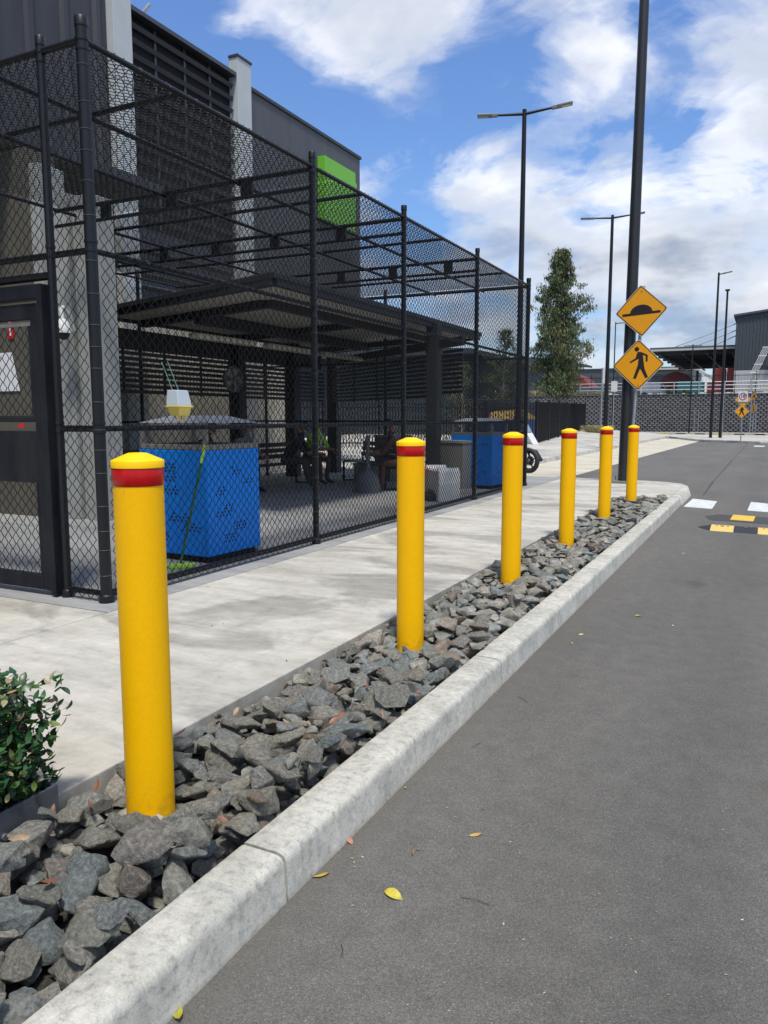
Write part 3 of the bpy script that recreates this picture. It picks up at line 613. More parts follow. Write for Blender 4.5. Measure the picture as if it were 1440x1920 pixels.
sm = thing('road_seam', None, None, (0, 30, 0), kind='structure')
qa = [at_z(1403, 830), at_z(1372, 864), at_z(1337, 903), at_z(1318, 930)]; g = G()
for a_, b_ in zip(qa[:-1], qa[1:]): g.add([(a_.x - .03, a_.y, .0012), (a_.x + .03, a_.y, .0012), (b_.x + .012, b_.y, .0012), (b_.x - .012, b_.y, .0012)], [(0, 1, 2, 3)])
g.build('seam', mat('seam_tar', (.055, .054, .052), .9), sm)
its_ = []
for i in range(70):
    x = rr.uniform(-4.0, -2.3); y = rr.uniform(1.9, 9.5); its_.append((np.array((x, y, .1535)), rmat(rr.uniform(0, 6), 0, rr.uniform(-.3, .3)) * rr.uniform(.006, .022), LB[i % 3], rr.choice([(.05, .045, .035), (.10, .08, .05), (.03, .03, .03), (.35, .28, .12)])))
V, F, T = scatter_leaves(its_); fastmesh('path_debris', V, F, M_LEAFY, tint=T, kind='stuff', label='small dark flecks of debris scattered on the concrete footpath', cat='debris')
# ------------------------------------------------------------------ bollards
def bollard(label, loc):
    b = local('bollard', label, 'bollard', loc, 0, 'yellow bollards standing in the stone bed')
    r = .084
    G().lathe([(r, 0), (r, 1.223)], n=48).build('shaft', M_YEL, b, smooth=40)
    G().lathe([(r + .001, 1.223), (r + .0022, 1.225), (r + .0022, 1.280), (r + .001, 1.282)], n=48).build('reflective_band', M_RED, b, smooth=40)
    G().lathe([(r, 1.282), (r + .004, 1.284), (r + .004, 1.306), (r + .002, 1.309), (r * .97, 1.311), (r * .42, 1.331), (r * .34, 1.333), (0.001, 1.334)], n=48).build('cap', M_YCAP, b, smooth=35)
    G().lathe([(.16, -.02), (.15, .008), (.11, .018), (.084, .02)], n=20).build('footing', concrete('footing_conc', (.40, .38, .28), (.28, .26, .2), stainscale=6) if 'footing_conc' not in MATS else MATS['footing_conc'], b, smooth=60)
    return b
bl = ['nearest and largest yellow bollard beside the hedge planter', 'second nearest yellow bollard in front of the middle of the cage', 'third nearest yellow bollard in front of the far blue bin',
      'fourth yellow bollard from the camera, left of the pole of the warning signs', 'fifth yellow bollard from the camera, just left of the dark sign pole', 'farthest yellow bollard, right of the dark sign pole at the end of the stones']
B0 = bollard(bl[0], (bpos[0][0], bpos[0][1], .048))
for (x, y), l in zip(bpos[1:], bl[1:]): copy_tree(B0, (x, y, .048), label=l)

# ------------------------------------------------------------------ hedge in steel planter
pl = thing('planter', 'dark grey steel planter edging round the clipped hedge', 'planter', (-2.5, 1.2, .1))
G().box(-2.19, -2.178, -1.5, 1.80, .02, .215).build('side_plate', M_PLANT, pl, bevel=.002)
G().box(-2.92, -2.191, 1.788, 1.80, .02, .215).build('end_plate', M_PLANT, pl, bevel=.002)
g = G(); 
for yb in (.9, 1.58): g.tube([(-2.179, yb, .13), (-2.168, yb, .13)], .012, 10)
g.build('bolt', M_CHROME, pl, smooth=40)
G().box(-2.915, -2.192, -1.5, 1.786, .02, .17).build('planter_soil', M_SOIL, pl, kind='stuff')
hd = thing('hedge', 'clipped green hedge with small glossy leaves in the steel planter', 'hedge', (-2.5, 1.3, .17))
HLf = [leaf_arr(1, .60, .06, .10, 4), leaf_arr(1, .66, -.08, .16, 4), leaf_arr(1, .56, .12, .05, 4)]
hl = []
while len(hl) < 9500:
    x = rr.uniform(-2.97, -2.05); y = rr.uniform(.9, 1.98); z = rr.uniform(.17, .68)
    d = max(abs(x + 2.55) / .43, (y - .95) / .95 if y > .95 else 0, (z - .2) / .44)
    bulge = .88 + .16 * noise.noise(Vector((x * 5, y * 5, z * 5)))
    if d > bulge + .03 * rr.random() or d < bulge - .30: continue
    if x > -2.2 and z < .25: continue
    s = rr.uniform(.030, .050)
    k = rr.random()
    c = (rr.uniform(.02, .055), rr.uniform(.06, .12), rr.uniform(.018, .04)) if k < .80 else ((.30, .25, .12) if k < .88 else ((.10, .045, .025) if k < .92 else (.14, .20, .05)))
    hl.append((np.array((x, y, z)), rmat(math.atan2(x + 2.5, 1) * -1 + rr.gauss(0, 1.2), rr.gauss(.5, .5), rr.gauss(0, .5)) * s, rr.choice(HLf), c))
hl.sort(key=lambda q: -((q[0][0] > -2.35) * 1 + (q[0][1] > 1.2) * 1.5 + (q[0][2] > .4) * .4 + rr.random()))
PR = {}
for i, q in enumerate(hl[:300]):
    key = i % 24
    if key not in PR:
        V, F = q[2]; me_o = fastmesh('leaf', V, F, M_HLEAF, tint=np.tile(np.array(q[3], np.float32), (len(V), 1))); PR[key] = me_o.data; o = me_o
    else: o = bpy.data.objects.new('leaf', PR[key]); COL.objects.link(o)
    o.parent = hd; M = Matrix(q[1].tolist()).to_4x4(); o.matrix_local = Matrix.Translation(Vector(q[0]) - Vector(hd['_base'])) @ M
V, F, T = scatter_leaves(hl[300:]); fastmesh('leaves', V, F, M_HLEAF, hd, tint=T, kind='stuff')
g = G()
for i in range(170):
    x = rr.uniform(-2.8, -2.25); y = rr.uniform(.2, 1.72); p = Vector((x, y, .17)); pts = [p]
    for k in range(4): p = p + Vector((rr.gauss(0, .03), rr.gauss(0, .03), .1)); pts.append(p)
    g.tube(pts, [.005, .004, .003, .002, .0015], 4)
g.build('stems', M_STEM, hd, kind='stuff')

# ------------------------------------------------------------------ chain link cage
def chainlink(o, u, v, n, Lu, Lv, parent, name='wire_mesh', pitch=.089, r=.0040, sides=4):
    o, u, v, n = [np.array(q, np.float64) for q in (o, u, v, n)]
    st = pitch / 2; nc = int(Lu / st); ns = int(Lv / st); V = []; F = []
    # points along one wire: bend near each knuckle
    I = np.arange(nc)[:, None]; J = np.arange(ns + 1)[None, :]
    uu = (I + ((I + J) % 2)) * st; vv = np.broadcast_to(J * st, uu.shape).astype(float); nn = np.where((I + J) % 2 == 0, 1, -1) * r * .9
    uu = uu + RS.normal(0, .0012, uu.shape); vv = vv + RS.normal(0, .0010, vv.shape)
    P = o + uu[..., None] * u + vv[..., None] * v + nn[..., None] * n        # (nc, ns+1, 3)
    D = np.zeros_like(P); D[:, 1:-1] = P[:, 2:] - P[:, :-2]; D[:, 0] = P[:, 1] - P[:, 0]; D[:, -1] = P[:, -1] - P[:, -2]
    D /= np.linalg.norm(D, axis=2, keepdims=True)
    A = np.cross(D, n); A /= np.linalg.norm(A, axis=2, keepdims=True); B = np.cross(D, A)
    rings = [P + (A * math.cos(2 * PI * k / sides) + B * math.sin(2 * PI * k / sides)) * r for k in range(sides)]
    V = np.stack(rings, 2).reshape(-1, 3)
    idx = (np.arange(nc)[:, None] * (ns + 1) + np.arange(ns)[None, :]) * sides; idx = idx.ravel()[:, None]
    K = np.arange(sides); K2 = (K + 1) % sides
    Fq = np.stack([idx + K, idx + K2, idx + sides + K2, idx + sides + K], 2).reshape(-1, 4)
    return fastmesh(name, V, Fq, M_WIRE, parent, smooth=True, kind='stuff')
cage = thing('chain_link_cage', 'tall black chain link cage with mesh roof round the smoking shelter', 'cage', (-4.3, 4.07, .15))
ZT = 4.04; PY = [4.07, 7.03, 9.25, 12.04, 15.0]; CX = -4.3
def post(x, y, r=.036, top=4.14):
    p = G().tube([(x, y, .15), (x, y, top)], r, 20).build('post', M_BLK, cage, smooth=40)
    G().lathe([(r + .004, 0), (r + .004, .055), (r, .062), (.002, .066)], (x, y, top - .02), 20).build('post_cap', M_BLK, cage, smooth=40)
    G().lathe([(r + .016, 0), (r + .014, .05), (r + .003, .06)], (x, y, .15), 20).build('base_collar', M_BLK, cage, smooth=40)
    for z in (1.42, 2.68, 4.0):
        for dz in (-.02, .04): G().lathe([(r + .002, -.012), (r + .005, -.010), (r + .005, .010), (r + .002, .012)], (x, y, z + dz), 20).build('clamp', M_BLK, cage, smooth=40)
for i, y in enumerate(PY): post(CX, y, .042 if i in (0, 4) else .034)
post(-4.70, 4.07, .030, 4.10); post(-6.35, 4.07, .030, 4.10)
post(CX, 14.55, .028, 4.05) if False else None
def rail(a, b, r=.021, name='rail'): return G().tube([a, b], r, 12).build(name, M_BLK, cage, smooth=40)
for a, b in zip(PY[:-1], PY[1:]):
    for z in (1.42, 2.66, ZT): rail((CX, a + .03, z), (CX, b - .03, z))
    rail((CX, a + .04, .21), (CX, b - .04, .21), .026, 'bottom_rail')
for z in (1.42, 2.66, ZT): rail((-4.33, 4.07, z), (-4.68, 4.07, z), .024); 
for z in (2.66, ZT): rail((-4.73, 4.07, z), (-6.32, 4.07, z), .024); rail((-6.38, 4.07, z), (-8.0, 4.07, z), .024)
rail((-4.72, 4.07, 2.52), (-6.32, 4.07, 2.52), .030); rail((-6.38, 4.07, 1.42), (-8.0, 4.07, 1.42)); rail((-4.34, 4.07, .21), (-4.68, 4.07, .21), .022, 'bottom_rail')
# ties on posts
g = G()
for i, y in enumerate(PY):
    r = .044 if i in (0, 4) else .036; z = .35
    while z < 4.0: g.lathe([(r, -.0022), (r + .0025, 0), (r, .0022)], (CX, y, z), 14); z += .19 + .05 * math.sin(z * 9 + i)
g.build('wire_ties', M_TIE, cage, smooth=60, kind='stuff')
g = G()
for z0 in (ZT, 2.66, 1.42):
    y = 4.3
    while y < 15: g.tube([(CX + .003, y, z0 - .024), (CX + .024, y, z0), (CX + .003, y, z0 + .024)], .002, 4); y += .31
g.build('rail_ties', M_TIE, cage, kind='stuff')
# roof frame: plain rafters mid bay, double rafters with spacer blocks at the posts
def rafx(y): return -8.0 if y < 7.6 else -10.5
def rafter(y, z=ZT, r=.022): rail((CX, y, z), (rafx(y), y, z), r, 'rafter')
for y in (5.05, 8.12, 10.6, 13.5): rafter(y)
for y in (7.03, 9.25, 12.04, 15.0):
    rafter(y, ZT - .02, .026); rafter(y, ZT - .20, .022) if y < 14.9 else None
BLK = {7.03: (-5.12, -6.15, -7.16), 9.25: (-5.22, -6.28, -7.3, -8.28, -9.3), 12.04: (-4.8, -5.8, -6.8, -7.8, -8.8)}
for y, xs in BLK.items():
    for x in xs:
        if x > rafx(y): G().box(x - .075, x + .075, y - .018, y + .018, ZT - .185, ZT - .038).build('spacer_block', M_BLK, cage, bevel=.004)
rafter(4.6, ZT - .02) if False else None
for x in (-5.22, -6.25, -8.1, -9.5):
    rail((x, 4.07 if x > -8 else 7.8, ZT - .05), (x, 15.0, ZT - .05), .022, 'purlin')
rail((-10.5, 7.8, ZT), (-10.5, 15.0, ZT)); rail((-8.0, 4.07, ZT), (-8.0, 7.6, ZT))
for (x, y) in ((-10.5, 7.8), (-10.5, 11.0), (-10.5, 15.0), (-8.0, 4.07), (-7.4, 15.0)): post(x, y, .034)
for z in (1.42, 2.66): rail((-10.5, 7.8, z), (-10.5, 15.0, z)); 
for z in (1.42, 2.66, ZT): rail((-4.33, 15.0, z), (-7.37, 15.0, z)); rail((-7.43, 15.0, z), (-10.5, 15.0, z))
chainlink((CX + .028, 4.12, .17), (0, 1, 0), (0, 0, 1), (1, 0, 0), 10.86, 3.87, cage)
chainlink((-4.34, 4.04, .17), (-1, 0, 0), (0, 0, 1), (0, -1, 0), .34, 3.87, cage)
chainlink((-4.73, 4.04, 2.54), (-1, 0, 0), (0, 0, 1), (0, -1, 0), 3.25, 1.50, cage)
chainlink((-6.37, 4.04, .17), (-1, 0, 0), (0, 0, 1), (0, -1, 0), 1.6, 2.35, cage, sides=3)
chainlink((CX, 4.1, ZT + .028), (0, 1, 0), (-1, 0, 0), (0, 0, 1), 3.5, 3.68, cage, 'roof_mesh', sides=3)
chainlink((CX, 7.65, ZT + .028), (0, 1, 0), (-1, 0, 0), (0, 0, 1), 7.3, 6.15, cage, 'roof_mesh', sides=3)
chainlink((-10.47, 7.8, .17), (0, 1, 0), (0, 0, 1), (1, 0, 0), 7.2, 3.87, cage, sides=3)
chainlink((-4.34, 14.97, .17), (-1, 0, 0), (0, 0, 1), (0, -1, 0), 6.1, 3.87, cage, sides=3)
# gate
gate = bpy.data.objects.new('gate', None); COL.objects.link(gate); gate.parent = cage; gate.location = (0, 0, 0); gate['_base'] = list(cage['_base'])
gy0, gy1 = 4.02, 4.09
def gb(name, x0, x1, z0, z1, y0=gy0, y1=gy1, m=M_NAVY): return G().box(x0, x1, y0, y1, z0, z1).build(name, m, gate, bevel=.004)
gb('door_frame', -4.80, -4.745, .16, 2.46, 4.0, 4.11); gb('door_frame', -6.30, -6.24, .16, 2.46, 4.0, 4.11); gb('door_frame', -6.239, -4.801, 2.36, 2.46, 4.0, 4.11)
gb('gate_stile', -4.895, -4.812, .19, 2.33); gb('gate_stile', -6.23, -6.15, .19, 2.33)
gb('gate_rail', -6.149, -4.896, 2.22, 2.33); gb('gate_rail', -6.149, -4.896, 2.17, 2.205, 4.03, 4.08, M_GREYM); gb('gate_rail', -6.149, -4.896, .19, .30)
gb('kick_panel', -6.149, -4.896, 1.01, 1.40, 4.03, 4.07); G().tube([(-6.149, 4.05, 1.49), (-4.896, 4.05, 1.49)], .024, 12).build('gate_rail', M_NAVY, gate, smooth=40)
G().tube([(-4.93, 4.05, 1.50), (-4.93, 4.05, 2.17)], .018, 10).build('gate_upright', M_NAVY, gate, smooth=40); G().tube([(-4.93, 4.05, .30), (-4.93, 4.05, 1.01)], .018, 10).build('gate_upright', M_NAVY, gate, smooth=40)
c1 = chainlink((-4.90, 4.045, 1.50), (-1, 0, 0), (0, 0, 1), (0, -1, 0), 1.25, .69, gate); c2 = chainlink((-4.90, 4.045, .30), (-1, 0, 0), (0, 0, 1), (0, -1, 0), 1.25, .72, gate)
o = G().box(-5.09, -5.02, 4.024, 4.028, 1.425, 1.455).build('red_label', M_RSIGN, gate)

# hanging fly trap
ft = thing('fly_trap', 'pale yellow and clear plastic fly trap hanging from the mesh on green strings', 'fly trap', (-4.2, 4.8, 1.47))
def sq(z, h, cy=4.79): return [(-4.2 - h + .02, cy - h, z), (-4.2 + h - .01, cy - h, z), (-4.2 + h - .01, cy + h, z), (-4.2 - h + .02, cy + h, z)]
def frust(levels, cyoff=0.0):
    g = G(); vs = []
    for z, h in levels: vs += sq(z, h, 4.79 + (1.7 - z) * .10)
    n = len(levels); g.add(vs, [(0, 3, 2, 1), tuple((n - 1) * 4 + k for k in range(4))] + [(i * 4 + k, i * 4 + (k + 1) % 4, i * 4 + 4 + (k + 1) % 4, i * 4 + 4 + k) for i in range(n - 1) for k in range(4)]); return g
frust([(1.585, .077), (1.60, .079), (1.71, .066), (1.715, .062)]).build('clear_lid', M_JAR, ft, bevel=.006)
frust([(1.515, .060), (1.575, .074), (1.584, .088), (1.592, .088)]).build('yellow_base', M_PYEL, ft, bevel=.004)
g = G()
for dy in (-.04, -.015, .02, .045): g.tube([(-4.18, 4.80 + dy, 1.517), (-4.18, 4.80 + dy, 1.475)], .006, 8)
g.build('entry_tubes', M_PYEL, ft, smooth=40, kind='stuff')
g = G(); g.tube([(-4.22, 4.76, 1.712), (-4.25, 4.68, 1.93)], .0022, 5); g.tube([(-4.22, 4.83, 1.712), (-4.25, 4.745, 1.94)], .0022, 5); g.build('string', M_STRING, ft)

# ------------------------------------------------------------------ blue bin enclosures
def bin_(label, cx, cy, w, d, h, rz, nb):
    b = local('bin_enclosure', label, 'bin', (cx, cy, .15), rz, 'blue bin enclosures inside the cage')
    G().box(-w / 2, w / 2, -d / 2, d / 2, .06, h - .05).build('blue_panel_box', M_BLUE, b, bevel=.012)
    G().box(-w / 2 + .04, w / 2 - .04, -d / 2 + .04, d / 2 - .04, 0.001, .0595).build('plinth', M_DARK, b)
    G().box(-w / 2 + .003, w / 2 - .003, -d / 2 + .003, d / 2 - .003, h - .0495, h).build('top_frame', M_GREYM, b, bevel=.006)
    G().lathe([(.19, 0), (.19, .004)], (0, 0, h), 24).build('opening', M_DARK, b)
    g = G(); a_, b_ = w / 2 + .005, d / 2 + .005
    g.add([(-a_, -b_, h + .20), (a_, -b_, h + .20), (a_, b_, h + .20), (-a_, b_, h + .20), (-a_ * .55, -b_ * .35, h + .27), (a_ * .55, -b_ * .35, h + .27), (a_ * .55, b_ * .35, h + .27), (-a_ * .55, b_ * .35, h + .27)],
          [(0, 3, 2, 1), (4, 5, 6, 7), (0, 1, 5, 4), (1, 2, 6, 5), (2, 3, 7, 6), (3, 0, 4, 7)]); g.build('hood', mat('hood_sheet', (.30, .32, .36), .35, metal=.3), b, bevel=.008)
    for sx in (-1, 1):
        for sy in (-1, 1): G().box(sx * (w / 2 - .03) - .02, sx * (w / 2 - .03) + .02, sy * (d / 2 - .03) - .02, sy * (d / 2 - .03) + .02, h + .0005, h + .21).build('hood_post', M_GREYM, b)
    g = G(); r = random.Random(nb)
    for face in range(4):
        W2 = (w if face % 2 == 0 else d); done = []
        for cl in range(7):
            u0 = r.uniform(-W2 / 2 + .14, W2 / 2 - .14); v0 = .16 + (cl + r.random() * .6) / 7 * (h - .34); nn_ = r.randint(3, 5)
            for k in range(nn_ * 3):
                i = k % nn_; j = k // nn_
                if j == 2 and r.random() < .5: continue
                u = u0 + (i - nn_ / 2) * .048 + (j % 2) * .024; v = v0 + j * .032
                if abs(u) > W2 / 2 - .03 or any(abs(u - a1) < .02 and abs(v - b1) < .017 for a1, b1 in done): continue
                done.append((u, v))
                pts = [(math.cos(a) * .0115, math.sin(a) * .0115) for a in [PI / 3 * q for q in range(6)]]
                if face == 0: g.prism([(u + p, v + q) for p, q in pts], (0, -d / 2 - .0005, 0), (1, 0, 0), (0, 0, 1), .002)
                if face == 1: g.prism([(u + p, v + q) for p, q in pts], (w / 2 - .0015, 0, 0), (0, 1, 0), (0, 0, 1), .002)
                if face == 2: g.prism([(u + p, v + q) for p, q in pts], (0, d / 2 + .0015, 0), (1, 0, 0), (0, 0, 1), .002)
                if face == 3: g.prism([(u + p, v + q) for p, q in pts], (-w / 2 - .0005, 0, 0), (0, 1, 0), (0, 0, 1), .002)
    g.build('perforations', M_DARK, b, kind='stuff')
    return b
bin_('large bright blue bin enclosure with perforated sides nearest the gate', -4.98, 5.98, .84, .78, 1.10, R_(-2), 3)
bin_('darker blue bin enclosure at the far end of the cage', -5.02, 14.35, .86, .80, 1.07, R_(-4), 5)

# broom
br = thing('broom', 'lime green broom with dark green handle leaning beside the near blue bin', 'broom', (-4.52, 5.1, .15))
p0 = Vector((-4.50, 5.10, .23)); p1 = Vector((-4.42, 5.36, 1.22))
G().tube([p0, p0 + (p1 - p0) * .88], .012, 10).build('handle', M_DGREEN, br, smooth=40); G().tube([p0 + (p1 - p0) * .88, p1 + (p1 - p0) * .04], [.014, .014], 10).build('grip', M_LIME, br, smooth=40)
G().obox((-4.62, 5.00, .225), (-4.40, 5.18, .225), .05, .035).build('brush_head', M_LIME, br, bevel=.006)
g = G()
for i in range(70):
    t = rr.random(); q = Vector((-4.62, 5.0, .21)).lerp(Vector((-4.40, 5.18, .21)), t) + Vector((rr.uniform(-.02, .02), rr.uniform(-.02, .02), 0)); g.tube([q, q + Vector((rr.gauss(0, .012), rr.gauss(0, .012), -.057))], .002, 3)
g.build('bristles', M_LIME, br, kind='stuff')

# ------------------------------------------------------------------ shelter
sh = thing('shelter', 'dark flat roofed smoking shelter with louvre screens inside the cage', 'shelter', (-7.5, 12, .15))
RP = [(-5.5, 8.09), (-5.5, 15.75), (-10.0, 17.34), (-10.0, 9.47)]
G().prism(RP, (0, 0, 3.20), (1, 0, 0), (0, 1, 0), .075).build('roof', M_ROOFD, sh, bevel=.01)
g = G()
def edgebeam(a, b, w=.10, z0=3.0, z1=3.27, nm='fascia'):
    return G().obox((a[0], a[1], (z0 + z1) / 2), (b[0], b[1], (z0 + z1) / 2), w, z1 - z0).build(nm, M_ROOFD, sh, bevel=.006)
ins = [(-5.56, 8.16), (-5.56, 15.68), (-9.94, 17.22), (-9.94, 9.54)]
for i in range(4): edgebeam(ins[i], ins[(i + 1) % 4], .09, 3.12, 3.285)
M_RIB = mat('ribbed_soffit', (0.42, 0.40, 0.34), 0.7, var=0.15, vscale=3)
def xfar(x): return 15.68 + (-5.56 - x) * .353
def xnear(x): return 8.16 + (-5.56 - x) * .308
for k in range(15):
    xa = -5.62 - k * .305
    if xa - .29 < -10.1: break
    g = G(); g.prism([(xa, xnear(xa) + .06), (xa, xfar(xa) - .06), (xa - .29, xfar(xa - .29) - .06), (xa - .29, xnear(xa - .29) + .06)], (0, 0, 3.165), (1, 0, 0), (0, 1, 0), .033); g.build('soffit_panel', M_RIB, sh)
edgebeam((-6.45, xnear(-6.45) + .9), (-6.45, xfar(-6.45) - .9), .14, 3.05, 3.163, 'beam')
edgebeam((-8.2, xnear(-8.2) + .9), (-8.2, xfar(-8.2) - .9), .14, 2.98, 3.163, 'beam')
edgebeam((-6.54, xnear(-6.45) + .9), (-9.8, xnear(-9.8) + .9), .14, 3.05, 3.162, 'beam'); edgebeam((-6.54, xfar(-6.45) - .9), (-9.8, xfar(-9.8) - .9), .14, 3.05, 3.162, 'beam')
for y in (12.1,): edgebeam((-6.55, y), (-9.8, y + 1.0), .12, 3.05, 3.161, 'beam')
for (x, y) in ((-8.2, 10.55), (-8.2, 12.55), (-8.2, 14.5)):
    fx = G().box(x - .10, x + .10, y - .80, y + .80, 2.745, 2.835).build('light_fitting', mat('diffuser', (.62, .60, .48), .5), sh, bevel=.03)
def column(x, y, w=.24, top=3.2): return G().box(x - w / 2, x + w / 2, y - w / 2, y + w / 2, .15, top).build('column', M_ROOFD, sh, bevel=.008)
AX = -9.80
for (x, y) in ((AX, 9.3), (AX, 13.0), (AX, 15.05), (-9.6, 16.6), (-5.55, 13.25)): column(x, y, .26 if x != -5.55 else .22)
# louvre screens: A along the back, B turning in at an angle
def screen(a, b, z0, z1, n, nm='louvre_slat'):
    a = Vector((a[0], a[1], 0)); b = Vector((b[0], b[1], 0)); d = (b - a).normalized(); pn = Vector((-d.y, d.x, 0))
    for k in range(n):
        z = z0 + (z1 - z0) * (k + .5) / n
        g = G(); p = a + Vector((0, 0, z)); q = b + Vector((0, 0, z)); g.obox(p, q, .012, (z1 - z0) / n * .66, up=(pn * -.35 + Vector((0, 0, 1.1)))); g.build(nm, M_ROOFD, sh)
screen((AX, 9.1), (AX, 12.86), 1.90, 2.64, 8); screen((AX, 13.14), (AX, 14.92), 1.88, 2.60, 8); screen((AX, 15.2), (-9.7, 16.3), 1.86, 2.58, 8)
screen((-9.5, 16.37), (-5.72, 13.5), 1.86, 2.68, 10); screen((-5.38, 13.27), (-4.85, 12.9), 1.92, 2.72, 10)
G().obox((-9.81, 9.1, 2.82), (-9.81, 16.3, 2.82), .06, .34).build('header', M_ROOFD, sh); G().obox((-9.55, 16.42, 2.84), (-4.85, 12.93, 2.84), .06, .16).build('header', M_ROOFD, sh)
for y in (9.9, 10.9, 11.9, 14.0): G().box(AX - .05, AX - .02, y - .02, y + .02, 1.9, 2.8).build('screen_batten', M_ROOFD, sh)
for t in (.25, .5, .75):
    p = Vector((-9.5, 16.4, 0)).lerp(Vector((-5.72, 13.53, 0)), t); G().box(p.x - .02, p.x + .02, p.y + .03, p.y + .06, 1.85, 2.8).build('screen_batten', M_ROOFD, sh)
g = G(); g.tube([(-9.40, 16.4, 2.7), (-9.38, 16.38, 1.95), (-9.30, 16.3, 1.8), (-9.32, 16.32, 1.65), (-9.22, 16.2, 1.52)], .035, 8); g.build('conduit', M_GREYM, sh, smooth=40)
fan = thing('wall_fan', 'round grey wall fan fixed to a shelter column above the benches', 'fan', (-9.5, 12.85, 2.3))
fc = Vector((-9.45, 12.42, 2.25)); ax = Vector((1, -.12, 0)).normalized(); sd_ = Vector((0, 0, 1)).cross(ax)
def ring(R, r, off=0, n=28): return [fc + ax * off + (sd_ * math.cos(2 * PI * k / n) + Vector((0, 0, 1)) * math.sin(2 * PI * k / n)) * R for k in range(n + 1)]
G().tube(ring(.245, .02), .016, 8, False).build('rim', M_GREYM, fan, smooth=60)
g = G()
for k in range(5):
    a = 2 * PI * k / 5; u = sd_ * math.cos(a) + Vector((0, 0, 1)) * math.sin(a); w = ax.cross(u)
    g.add([fc + u * .04 - w * .02, fc + u * .21 - w * .085 + ax * .02, fc + u * .22 + w * .06 - ax * .02, fc + u * .04 + w * .03], [(0, 1, 2, 3)])
g.build('blades', mat('fan_blade', (.38, .40, .40), .35), fan)
g = G(); 
for k in range(20):
    a = 2 * PI * k / 20; u = sd_ * math.cos(a) + Vector((0, 0, 1)) * math.sin(a); g.tube([fc + ax * .06 + u * .03, fc + ax * .05 + u * .15, fc + u * .245], .003, 4)
g.build('grille', M_GREYM, fan, kind='stuff')
G().tube([fc - ax * .02, fc - ax * .13], [.23, .19], 24).build('housing', mat('fan_back', (.12, .13, .13), .5), fan, smooth=40)
G().tube([fc - ax * .13, Vector((-9.70, 12.90, 2.25))], .025, 8).build('bracket', M_BLK, fan)

# benches
def bench(label, loc, rz, Lb):
    b = local('bench', label, 'bench', loc, rz, 'black slatted benches in the shelter')
    for k in range(4): G().box(-Lb / 2, Lb / 2, .02 + k * .105, .105 + k * .105, .435, .46).build('seat_slat', M_BLK, b, bevel=.004)
    for k in range(3): G().obox((-Lb / 2, -.03 - k * .02, .58 + k * .115), (Lb / 2, -.03 - k * .02, .58 + k * .115), .025, .085).build('back_slat', M_BLK, b, bevel=.004)
    for sx in (-Lb / 2 + .1, Lb / 2 - .1):
        g = G(); g.obox((sx, .42, 0), (sx, .42, .43), .04, .04); g.obox((sx, .02, 0), (sx, .02, .43), .04, .04); g.obox((sx, .0, .415), (sx, .44, .415), .04, .03); g.obox((sx, .0, .43), (sx, -.10, .86), .04, .03); g.obox((sx, 0, .02), (sx, .44, .02), .03, .03)
        g.build('leg', M_BLK, b)
    return b
bench('black slatted bench along the back, under the man in the dark jacket', (-8.78, 12.2, .148), R_(-90), 2.9)
bench('black slatted bench behind the stone ash bin', (-6.95, 13.95, .148), R_(180 - 42), 2.6)
bench('black slatted bench partly hidden behind the near blue bin', (-8.78, 9.7, .148), R_(-90), 1.9)

